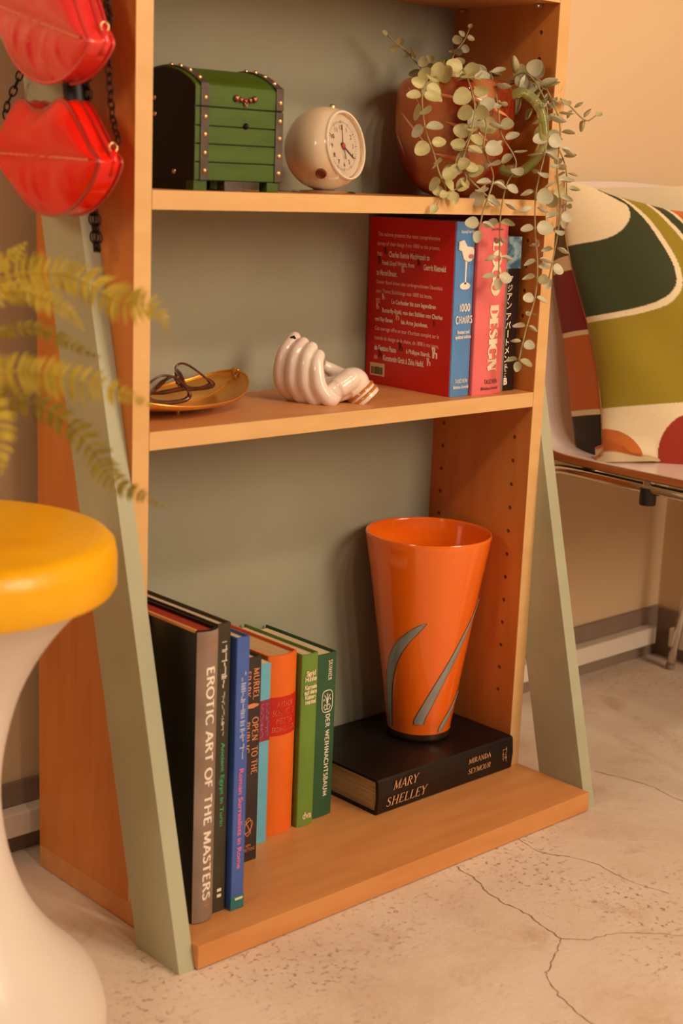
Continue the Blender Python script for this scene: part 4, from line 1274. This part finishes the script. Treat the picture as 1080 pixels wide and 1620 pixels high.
# frond: leaflet length (m), leaflet direction weights up / down, material
FS = dict(A=(.0165, 1.0, .9, 0), B=(.0120, .8, .9, 0), C=(.0085, .8, .8, 1), D=(.0150, 1.0, 1.0, 0), E=(.0130, 1, .9, 1), F=(.012, 1, 1, 0), G=(.008, 1, 1, 0), H=(.015, 1, 1, 0), I=(.015, 1, 1, 1), J=(.015, 1, 1, 0))
random.seed(5)
for name, pts in FE.items():
    ll, wu, wd_, mi = FS[name]
    P = spline([(FX, FY, SH + .075), ((FX * 2 + pts[0][0]) / 3 + .0, (FY * 2 + pts[0][1]) / 3, max(SH + .11, (pts[0][2] + SH + .08) / 2 + .02))] + pts, 10)
    n = len(P)
    fo = put('frond', tube(P[::2] + [P[-1]], [.0011 * (1 - .75 * i / (n / 2)) for i in range(len(P[::2]) + 1)], 6), fernm[mi], fn, 180)
    bm = B()
    run, nxt = 0, .05
    for i in range(1, n):
        run += (P[i] - P[i - 1]).length
        while run > nxt:
            nxt += .0041
            f = i / n
            t = (P[i] - P[i - 1]).normalized()
            v = TOCAM(P[i])
            up = (t.cross(v)).normalized()
            if up.z < 0:
                up = -up
            env = min(1, (1 - f) * 3.2 + .10) * min(1, f * 4)
            base = P[i] - (P[i] - P[i - 1]) * random.random()
            for sg, wt in ((1, wu), (-1, wd_)):
                L = ll * wt * env * random.uniform(.85, 1.1)
                d = (up * sg + t * .35 + v * random.uniform(-.25, .15)).normalized()
                wv = t * (.0018 * (.5 + .5 * env))
                droop = V((0, 0, -L * .12))
                a0, a1 = base - wv * .5, base + wv * .8
                b0, b1 = base + d * L * .55 - wv + droop * .3, base + d * L * .55 + wv + droop * .3
                c_ = base + d * L + t * .0012 + droop
                vs = [bm.verts.new(p) for p in (a0, a1, b1, c_, b0)]
                bm.faces.new(vs)
    lf = put('leaflets', bm, fernm[mi], fo)
    lf['kind'] = 'stuff'

# ---------------------------------------------------------------- the two lip-shaped bags on their chains
pvc = mat('red_vinyl', rgb(238, 30, 6), .14, coat=.35, var=rgb(228, 24, 4), scale=14, spec=.3)
pvc2 = mat('red_vinyl_pink_lit', rgb(232, 52, 46), .14, coat=.8, var=rgb(226, 46, 42), scale=14)  # red vinyl painted pinker for the light and gloss on the upper bag
weltr = mat('dark_red_welt', rgb(168, 6, 6), .2, coat=1.0, var=rgb(170, 10, 10), scale=20)
weltc = mat('red_welt_pink_lit', rgb(224, 50, 54), .2, coat=1.0, var=rgb(212, 44, 48), scale=20)  # upper bag's welt, with the same lit pink put into its colour
seam1 = mat('pale_seam', rgb(244, 120, 84), .3, coat=.6, var=rgb(238, 110, 76), scale=20)
LIP = [(-.0865, .004), (-.070, .022), (-.0565, .0385), (-.046, .0445), (-.034, .0430), (-.021, .0375), (-.009, .0360), (.003, .0395), (.016, .0450), (.028, .0445), (.041, .0360), (.055, .0230), (.068, .0100), (.0790, .0020), (.0790, -.0040), (.0700, -.0170), (.056, -.0290), (.038, -.0390), (.016, -.0445), (-.006, -.0445), (-.028, -.0395), (-.047, -.0300), (-.065, -.0160), (-.080, -.0020)]
LIP = [(u, v * 1.07 - .001) for u, v in LIP]
link_me = None
def link_mesh():
    a = [(.0031 * math.copysign(1, math.sin(t)) * abs(math.sin(t)) ** 1, 0, .0052 * math.cos(t)) for t in [2 * PI * i / 12 for i in range(12)]]
    bm = tube(a, .00085, 5, None, True)
    me = bpy.data.meshes.new('link')
    bm.to_mesh(me)
    bm.free()
    for p in me.polygons:
        p.use_smooth = True
    me.materials.append(M['blackmetal'])
    return me
link_me = link_mesh()
def chain(pts, parent, lab=None):
    P = spline(pts, 12)
    L = sum((b_ - a).length for a, b_ in zip(P, P[1:]))
    ce = bpy.data.objects.new('chain', None)
    C.objects.link(ce)
    ce.parent = parent
    run, nxt, k = 0, .004, 0
    for a, b_ in zip(P, P[1:]):
        s = (b_ - a).length
        while run + s > nxt:
            p = a + (b_ - a) * ((nxt - run) / s)
            o_ = bpy.data.objects.new('link', link_me)
            C.objects.link(o_)
            o_.parent = ce
            q = (b_ - a).to_track_quat('Z', 'X').to_matrix().to_4x4() @ Matrix.Rotation(PI / 2 * (k % 2) + .4, 4, 'Z')
            o_.matrix_local = Matrix.Translation(p - V(parent.location)) @ q
            nxt += .0078
            k += 1
        run += s
    return ce
def interp(tab, x):
    if x <= tab[0][0]:
        return tab[0][1]
    for (a, fa), (b_, fb) in zip(tab, tab[1:]):
        if x <= b_:
            return fa + (fb - fa) * (x - a) / (b_ - a)
    return tab[-1][1]
def lip_bag(label, cy, cz, ang, xf, xb, m, wm, folds=(), name='lip_bag'):
    t = thing(name, label, 'bag', ((xf + xb) / 2, cy, cz))
    ca, sa = math.cos(ang), math.sin(ang)
    def pt(u, v, x):
        return V((x, cy - (u * ca - v * sa), cz + u * sa + v * ca))
    O = [(p.x, p.y) for p in spline([(u, v, 0) for u, v in LIP + [LIP[0]]], 4)[:-1]]
    n = len(O)
    up_ = [p for p in spline([(u, v, 0) for u, v in LIP[:14]], 6)]
    lo_ = [p for p in spline([(u, v, 0) for u, v in LIP[14:][::-1]], 6)]
    def bound(tab, u):
        return interp([(p.x, p.y) for p in tab], u)
    rows_f = []
    NCOL, NROW = 130, 26
    upt = sorted([(-.0885, .000)] + [(p.x, p.y) for p in up_] + [(.081, -.0010)])
    lot = sorted([(-.0885, -.000)] + [(p.x, p.y) for p in lo_] + [(.081, -.0012)])
    for i in range(NCOL + 1):
        s = .5 - .5 * math.cos(PI * i / NCOL)
        u = -.0880 + .1685 * s
        a_, b__ = interp(lot, u), interp(upt, u)
        row = []
        for k in range(NROW + 1):
            q = k / NROW
            v = a_ + (b__ - a_) * q
            e = max(0, 1 - (abs(2 * s - 1)) ** 2.4) ** .7
            if v > 0:
                w_ = v / max(1e-5, b__)
            else:
                w_ = v / min(-1e-5, a_)
            w_ = min(1, max(0, w_))
            lip = .35 + .65 * math.sin(PI * w_) ** .7 if v > 0 else .35 + .65 * math.sin(PI * w_ ** .8) ** .6
            lip *= (1 - w_ ** 6)
            wr = .0010 * math.sin(u * 190 + (2 if v > 0 else 0)) * math.sin(PI * w_) * (1.0 if v < 0 else .35)
            for u0, w0, h0 in folds:
                if v < 0:
                    wr += h0 * math.exp(-((u - u0 - .012 * (w_ - .5)) / w0) ** 2) * math.sin(PI * w_) ** 1.5
            row.append(pt(u, v, xf - (.0140 * lip + wr) * e))
        rows_f.append(row)
    bm = sheet(rows_f)
    put('front', bm, m, t, 180)
    bm = B()
    rings = []
    for g, x in ((.995, .0), (1.004, .006), (1.0, xb - xf - .006), (.985, xb - xf - .001), (.95, xb - xf), (0, xb - xf)):
        if g == 0:
            rings.append([bm.verts.new(pt(-.003, 0, xf + x))])
        else:
            rings.append([bm.verts.new(pt(u * g, v * g, xf + x)) for u, v in O])
    for a, b_ in zip(rings, rings[1:]):
        for k in range(n):
            j = (k + 1) % n
            if len(b_) == 1:
                bm.faces.new((a[k], b_[0], a[j]))
            else:
                bm.faces.new((a[k], b_[k], b_[j], a[j]))
    clean(bm)
    put('body', bm, m, t, 60)
    put('welt', tube([pt(u * 1.008, v * 1.012, xf + .0010) for u, v in O], .0019, 8, None, True), wm, t, 180)
    put('welt', tube([pt(u * 1.004, v * 1.006, xb - .003) for u, v in O], .0016, 8, None, True), wm, t, 180)
    put('lip_seam', tube([pt(u, .0, xf - .0048 * max(.02, 1 - (abs(u + .003) / .086) ** 2.4) ** .7 - .0012) for u in [-.074 + .146 * i / 24 for i in range(25)]], .0017, 6), seam1, t, 180, label='pale seam between the lips')
    zp = [pt(u * 1.012, v * 1.016, (xf + xb) / 2 + .002) for u, v in O if v > .002 or abs(u) > .08]
    k0 = max(range(len(zp)), key=lambda i: (zp[i] - zp[i - 1]).length)
    zp = zp[k0:] + zp[:k0]
    put('zip', tube(zp, .0012, 6), wm, t, 180)
    for s in (1, -1):
        u0 = .0745 if s > 0 else -.0830
        tab = pt(u0, -.002, (xf + xb) / 2 + .004)
        put('chain_tab', tube([tab + V((0, 0, -.010)), tab + V((0, -s * .004, 0)), tab + V((0, -s * .003, .010))], [.0032, .0042, .0030], 10), m, t, 180)
        put('ring', tube([tab + V((.004 * math.cos(a), -s * .003, .013 + .004 * math.sin(a))) for a in [2 * PI * i / 16 for i in range(16)]], .0009, 6, None, True), M['brass'], t, 180)
    return t
XF, XB = -.080, -.0525
lb = lip_bag('shiny red lip-shaped vinyl bag, lower of the two hanging by the bookcase', .0460, .7385, -.02, XF, XB, pvc, weltr, ((.004, .0030, .0032), (-.018, .003, .0016), (.052, .005, .002)))
ub = lip_bag('shiny red lip-shaped vinyl bag, tilted, painted pinker as if lit, hanging above the other', .0570, .8530, -.24, XF, XB, pvc2, weltc, ((-.012, .003, .0034), (.012, .003, .0034), (.034, .0026, .0028), (.050, .003, .002)))
HKZ = 1.075
chain([(-.060, .1345, .752), (-.058, .150, .778), (-.050, .139, .811), (-.044, .105, .880), (-.044, .060, HKZ - .004)], lb)
chain([(-.060, -.0365, .752), (-.052, -.015, .775), (-.046, -.001, .8100), (-.043, .006, .860), (-.044, .034, HKZ - .004)], lb)
chain([(-.060, .1430, .878), (-.056, .120, .930), (-.048, .060, HKZ + .002)], ub)
chain([(-.060, -.0235, .850), (-.058, -.0150, .868), (-.052, .004, .930), (-.048, .036, HKZ + .002)], ub)
for dy in (-.0035, .0005, .0045):
    chain([(-.0435, .048 + dy, HKZ - .02), (-.0425, .0450 + dy, .90), (-.0425, .0400 + dy, .80), (-.0425, .0270 + dy, .700), (-.0425, .0218 + dy, .662)], ub)
put('strap_pouch', tube(spline([(-.049, .056, .835), (-.049, .052, .812), (-.049, .047, .786), (-.049, .042, .770)], 4), [.006, .008, .009, .010, .010, .010, .010, .010, .010, .009, .008, .007, .005], 12), M['black'], ub, 180)
hk = B()
lathe([(0, 0), (.012, 0), (.012, .003), (0, .004)], (-TP, .047, HKZ), (-1, 0, 0), 24, hk)
tube(spline([(-TP - .002, .047, HKZ), (-.035, .047, HKZ - .002), (-.050, .047, HKZ - .002), (-.058, .047, HKZ + .008)], 5), .0026, 8, hk)
h = put('hook', hk, M['blackmetal'], None, 60)
tag(h, 'black metal hook on the bookcase side holding the bag chains', 'hook')

# ---------------------------------------------------------------- bent plywood chair
SXA, SXB = .7130, 1.1200
chz = .3905
chr_ = thing('plywood_chair', 'white bent plywood chair with chrome tube frame, right of the bookcase', 'chair', ((SXA + SXB) / 2, -.05, 0))
PROF = [(-.262, .362), (-.250, .377), (-.225, .386), (-.18, .389), (-.10, .3895), (-.02, .3895), (.045, .3900), (.090, .3925), (.118, .402), (.136, .422), (.146, .455), (.153, .51), (.160, .57), (.167, .64), (.173, .70), (.1755, .728)]
PP = spline([(0, y, z) for y, z in PROF], 5)
def shell_rows(off, lo, hi, inset=0.0):
    rows = []
    n = len(PP)
    for i, p in enumerate(PP):
        t = (PP[min(i + 1, n - 1)] - PP[max(i - 1, 0)]).normalized()
        nn = V((0, -t.z, t.y))
        row = []
        for k in range(25):
            s = k / 24
            x = lo + (hi - lo) * s
            # rounded upper and front corners, crowned top edge
            e = abs(2 * s - 1)
            q = p + nn * off
            if p.z > .60:
                f = (p.z - .60) / .128
                q = q + V((0, 0, .010 * f * (1 - e * e) - .045 * f * max(0, e - .82) ** 2 * 30))
            if p.y < -.2:
                q = q + V((0, .9 * max(0, e - .8) ** 2, 0))
            row.append(V((x, q.y, q.z)))
        rows.append(row)
    return rows
def slab(off0, off1):
    a, b_ = shell_rows(off0, SXA, SXB), shell_rows(off1, SXA, SXB)
    bm = B()
    va = [[bm.verts.new(p) for p in r] for r in a]
    vb = [[bm.verts.new(p) for p in r] for r in b_]
    n, m = len(va), len(va[0])
    for i in range(n - 1):
        for k in range(m - 1):
            bm.faces.new((va[i][k], va[i][k + 1], va[i + 1][k + 1], va[i + 1][k]))
            bm.faces.new((vb[i][k], vb[i + 1][k], vb[i + 1][k + 1], vb[i][k + 1]))
        for k in (0, m - 1):
            bm.faces.new((va[i][k], va[i + 1][k], vb[i + 1][k], vb[i][k]))
    for i in (0, n - 1):
        for k in range(m - 1):
            bm.faces.new((va[i][k], vb[i][k], vb[i][k + 1], va[i][k + 1]))
    clean(bm)
    return bm
plyedge = mat('plywood_edge', rgb(190, 112, 58), .5, var=rgb(160, 86, 40), scale=40, stretch=(1, .3, 30))
lamw = mat('white_laminate', rgb(234, 214, 204), .3, coat=.2, var=rgb(230, 208, 196), scale=4)
put('plywood_core', slab(-.0012, -.0100), plyedge, chr_, 35)
put('white_laminate', slab(0, -.0012), lamw, chr_, 35)
put('green_underside', slab(-.0100, -.0112), mat('dark_green_laminate', rgb(66, 84, 34), .3, coat=.2, var=rgb(58, 76, 28), scale=6), chr_, 35)
for xs, sg in ((SXA + .006, 1), (SXB - .006, -1)):
    yb = .1420 if sg > 0 else .1450
    xfoot = xs - sg * -.006 if sg > 0 else 1.103
    P = spline([(xs + sg * .004, -.272, .004), (xs + sg * .001, -.250, .20), (xs, -.236, .345), (xs, -.222, .3620), (xs, -.19, .3670), (xs, -.05, .3680), (xs, .070, .3690), (xs, .100, .363), (xs, .112, .343), (xs, .124, .20), (xfoot, yb, .004)], 6)
    put('side_tube', tube(P, .0068, 12), M['chrome'], chr_, 180)
    for y, x in ((-.272, xs + sg * .004), (yb, xfoot)):
        put('foot_cap', lathe([(0, 0), (.0068, 0), (.0074, .002), (.0074, .007), (.006, .009), (0, .009)], (x, y, 0), n=18), M['skirting'], chr_, 50)
    put('stacking_bumper', lathe([(0, 0), (.0098, 0), (.0104, .001), (.0104, .0215), (0, .0215)], (xs, -.0545, .3475), n=24), M['black'], chr_, 40, label='black rubber bumper under the tube')
    put('bumper_bracket', bx((xs - .005, -.060, .3680), (xs + .005, -.049, .3792), .001), M['chrome'], chr_)
for y in (-.17, .05):
    put('cross_tube', tube([(SXA + .010, y, .3715), (SXB - .010, y, .3715)], .0055, 10), M['chrome'], chr_, 180)
put('seat_block', bx((SXA + .03, -.02, .3765), (SXB - .03, .02, .3785)), M['black'], chr_)

# ---------------------------------------------------------------- printed cushions
PXM = 1.93 / 2363.1                                  # one print unit in metres
CO = V((.7440, .0389, .3975))
E1, E2, E3 = RT.copy(), UP.copy(), -FW.copy()        # the cushion leans back and is turned a little to the room
LEFT = [(283, 893), (330, 891), (360, 893), (390, 897), (450, 912), (515, 930), (590, 945), (650, 951), (715, 953)]
RIGHT_ = [(283, 1392), (360, 1384), (500, 1376), (620, 1384), (715, 1396)]
TOPE = [(0, 283), (.07, 291), (.14, 305), (.22, 316), (.33, 330), (.5, 340), (.7, 330), (.88, 308), (1, 286)]
BOTE = [(0, 713), (.10, 722), (.22, 733), (.35, 738), (.6, 736), (.85, 724), (1, 713)]
def cpx(s, t):
    yt, yb_ = interp(TOPE, s), interp(BOTE, s)
    y = yt + (yb_ - yt) * t
    y0 = 283 + (715 - 283) * t
    xl, xr = interp(LEFT, y0), interp(RIGHT_, y0)
    return xl + (xr - xl) * s, y
def c3(x, y, d):
    return CO + E1 * ((x - 953) * PXM) + E2 * ((712 - y) * PXM) + E3 * d
PAL = dict(cream=rgb(240, 218, 178), dgreen=rgb(56, 62, 26), olive=rgb(156, 134, 22), red=rgb(162, 44, 22), orange=rgb(204, 108, 38), dark=rgb(44, 30, 16), ol2=rgb(100, 78, 16), dred=rgb(132, 20, 10))
def inside(poly, x, y):
    c = False
    n = len(poly)
    for i in range(n):
        x1, y1 = poly[i]
        x2, y2 = poly[i - 1]
        if (y1 > y) != (y2 > y) and x < (x2 - x1) * (y - y1) / (y2 - y1) + x1:
            c = not c
    return c
def poly2(pts):
    return [(p.x, p.y) for p in spline([(x, y, 0) for x, y in pts], 6)]
G_OUT = poly2([(955, 300), (985, 314), (1005, 330), (1025, 352), (1045, 385), (1060, 415), (1067, 440), (1066, 462), (1054, 480), (1035, 491), (1000, 500), (960, 506), (926, 510)]) + [(860, 520), (860, 300)]
G_IN = poly2([(950, 300), (978, 313), (998, 330), (1018, 354), (1036, 385), (1051, 415), (1058, 438), (1057, 457), (1046, 472), (1028, 482), (1000, 490), (960, 497), (924, 501)]) + [(860, 508), (860, 300)]
CIRC = poly2([(945, 300), (960, 308), (980, 320), (990, 328), (992, 345), (984, 361), (968, 374), (945, 382), (895, 388)]) + [(840, 388), (840, 260), (930, 270)]
def arc2(pts):
    return poly2(pts) + [(1500, pts[-1][1]), (1500, 200), (pts[0][0], 200)]
A1 = arc2([(1008, 306), (1018, 320), (1042, 345), (1075, 390), (1105, 450), (1125, 520), (1138, 646)])
A2 = arc2([(1013, 306), (1024, 320), (1049, 345), (1083, 390), (1113, 450), (1134, 520), (1147, 646)])
A3 = arc2([(1025, 308), (1044, 325), (1065, 345), (1095, 385), (1125, 440), (1148, 520), (1162, 646)])
A4 = arc2([(1031, 308), (1050, 325), (1071, 345), (1101, 385), (1132, 440), (1155, 520), (1169, 646)])
def ccol(x, y):
    yl = 645 - (x - 945) * .055
    if y > yl:
        if (x - 953) ** 2 + ((y - 738) * 1.0) ** 2 < 61 ** 2:
            return 'orange'
        if ((x - 1088) / 54) ** 2 + ((y - 714) / 60) ** 2 < 1:
            return 'red'
        if ((x - 1240) / 60) ** 2 + ((y - 740) / 66) ** 2 < 1:
            return 'orange'
        return 'cream'
    if inside(CIRC, x, y):
        return 'cream'
    if inside(G_IN, x, y):
        return 'dgreen'
    if inside(G_OUT, x, y):
        return 'cream'
    if inside(A4, x, y):
        return 'orange'
    if inside(A3, x, y):
        return 'cream'
    if inside(A2, x, y):
        return 'dgreen'
    if inside(A1, x, y):
        return 'cream'
    return 'olive'

FLANK = [(283, 889), (345, 884), (400, 882), (440, 885), (530, 900), (640, 912), (690, 919), (722, 928)]
def fcol(y):
    for lim, c in ((350, 'cream'), (402, 'ol2'), (424, 'cream'), (519, 'dred'), (527, 'cream'), (645, 'orange'), (653, 'cream')):
        if y < lim:
            return c
    return 'dark'
def fabric(name):
    m = bpy.data.materials.new(name)
    m.use_nodes = True
    nt = m.node_tree
    b = nt.nodes['Principled BSDF']
    b.inputs['Roughness'].default_value = .85
    b.inputs['Sheen Weight'].default_value = .15
    a = nt.nodes.new('ShaderNodeVertexColor')
    a.layer_name = 'print'
    tc = nt.nodes.new('ShaderNodeTexCoord')
    nz = nt.nodes.new('ShaderNodeTexNoise')
    nz.inputs['Scale'].default_value = 900
    mr = nt.nodes.new('ShaderNodeMapRange')
    mr.inputs['To Min'].default_value = .86
    mr.inputs['To Max'].default_value = 1.1
    mx = nt.nodes.new('ShaderNodeMix')
    mx.data_type = 'RGBA'
    mx.blend_type = 'MULTIPLY'
    mx.inputs['Factor'].default_value = 1
    nt.links.new(tc.outputs['Object'], nz.inputs['Vector'])
    nt.links.new(nz.outputs['Fac'], mr.inputs['Value'])
    nt.links.new(a.outputs['Color'], mx.inputs['A'])
    nt.links.new(mr.outputs['Result'], mx.inputs['B'])
    nt.links.new(mx.outputs['Result'], b.inputs['Base Color'])
    bu = nt.nodes.new('ShaderNodeBump')
    bu.inputs['Strength'].default_value = .25
    bu.inputs['Distance'].default_value = .001
    nt.links.new(nz.outputs['Fac'], bu.inputs['Height'])
    nt.links.new(bu.outputs['Normal'], b.inputs['Normal'])
    return m
fab = fabric('printed_cotton')
cu_ = thing('cushion', 'cushion printed with green, olive, cream, orange and red curves on the white chair', 'cushion', CO + E1 * .18)
def paint(me, cols):
    at = me.color_attributes.new('print', 'FLOAT_COLOR', 'POINT')
    for i, c in enumerate(cols):
        at.data[i].color = c
def bulge(s, t):
    f = (max(0, math.sin(PI * min(1, s * 1.0)))) ** .55 * ((max(0, math.sin(PI * t))) ** .5 if t < .5 else 1 - .4 * ((t - .5) / .5) ** 4)
    f *= .050
    f += .0022 * math.sin(t * 21 + s * 9) * math.exp(-s * 6) + .0018 * math.sin(s * 16 - t * 10) * math.sin(PI * t)
    return f
NU, NV = 290, 400
rows, cols = [], []
for i in range(NU + 1):
    s = (i / NU) ** 1.75
    r = []
    for k in range(NV + 1):
        t = k / NV
        x, y = cpx(s, t)
        fold = 0
        if y > 690 and x < 1030:
            fold = .006 * math.sin((x - 953) / 78 * PI) * max(0, min(1, (y - 690) / 24))
        r.append(c3(x, y, bulge(s, t) + fold))
        cols.append(PAL[ccol(x, y)])
    rows.append(r)
bm = sheet(rows)
me = bpy.data.meshes.new('front')
bm.to_mesh(me)
bm.free()
paint(me, cols)
put('front_panel', me, fab, cu_, 180)
# the turned-back left flank and the plain back
rows, cols = [], []
for i in range(13):
    f = i / 12
    r = []
    for k in range(NV + 1):
        t = k / NV
        xa, ya = cpx(0, t)
        xb = interp(FLANK, ya)
        x = xa + (xb - xa) * f - 2.0 * math.sin(PI * f)
        r.append(c3(x, ya + 6 * f * (t > .93), -.050 * f + .004 * math.sin(PI * f)))
        cols.append(PAL[fcol(ya)])
    rows.append(r)
n0 = len(rows)
for i in range(1, 15):
    f = i / 14
    r = []
    for k in range(NV + 1):
        t = k / NV
        xa, ya = cpx(0, t)
        xb = interp(FLANK, ya)
        xr, yr = cpx(1, t)
        x, y = xb + (xr - xb) * f, ya + (yr - ya) * f
        r.append(c3(x, y, -.050 * (1 - f) - .012 * math.sin(PI * f) * math.sin(PI * t)))
        cols.append(PAL[fcol(ya)])
    rows.append(r)
bm = sheet(rows)
me = bpy.data.meshes.new('back')
bm.to_mesh(me)
bm.free()
paint(me, cols)
put('back_panel', me, fab, cu_, 180)
put('seam_piping', tube([c3(*cpx(0, k / 40), .0006) for k in range(41)], .0010, 6), mat('tan_thread', rgb(176, 132, 84), .8, var=rgb(150, 108, 66), scale=400), cu_, 180)
# loose corner folded up at the foot of the cushion
rows, cols = [], []
for i in range(17):
    f = i / 16
    r = []
    for k in range(9):
        g = k / 8
        x = 938 + 100 * f
        y = (731 - 2 * f) - g * (24 + 16 * math.sin(PI * min(1, f * 1.5)) * (1 - f)) * (1 - .6 * f)
        r.append(c3(x, y, .026 + .012 * math.sin(PI * f) - .014 * g + .004 * math.sin(f * 9)))
        cols.append(PAL['orange'] if g > .62 and f < .75 else PAL['cream'])
    rows.append(r)
bm = sheet(rows)
bmesh.ops.solidify(bm, geom=bm.faces[:], thickness=.0012)
me = bpy.data.meshes.new('fold')
bm.to_mesh(me)
bm.free()
at = me.color_attributes.new('print', 'FLOAT_COLOR', 'POINT')
for i in range(len(me.vertices)):
    at.data[i].color = cols[i % len(cols)]
put('folded_corner', me, fab, cu_, 180)

# a second cushion behind it
c2 = thing('cushion', 'red and cream cushion mostly hidden behind the printed one on the chair', 'cushion', (1.02, .07, .42))
rows, cols = [], []
P0, A1_, A2_, A3_ = V((.965, .1020, .402)), V((.86, -.42, 0)).normalized(), V((.02, .17, .98)).normalized(), V((-.42, -.86, .15)).normalized()
for sd_ in (1, -1):
    rows, cols = [], []
    for i in range(41):
        s = i / 40
        r = []
        for k in range(41):
            t = k / 40
            f = (math.sin(PI * s) * math.sin(PI * t)) ** .5
            r.append(P0 + A1_ * (.165 * s) + A2_ * (.314 * (t + .02 * math.sin(PI * s))) + A3_ * (sd_ * .022 * f))
            cols.append(PAL['cream'] if t > .985 or t < .3 else PAL['dred'] if t > .6 else PAL['orange'])
        rows.append(r)
    bm = sheet(rows)
    me = bpy.data.meshes.new('panel')
    bm.to_mesh(me)
    bm.free()
    paint(me, cols)
    put('front_panel' if sd_ > 0 else 'back_panel', me, fab, c2, 180)
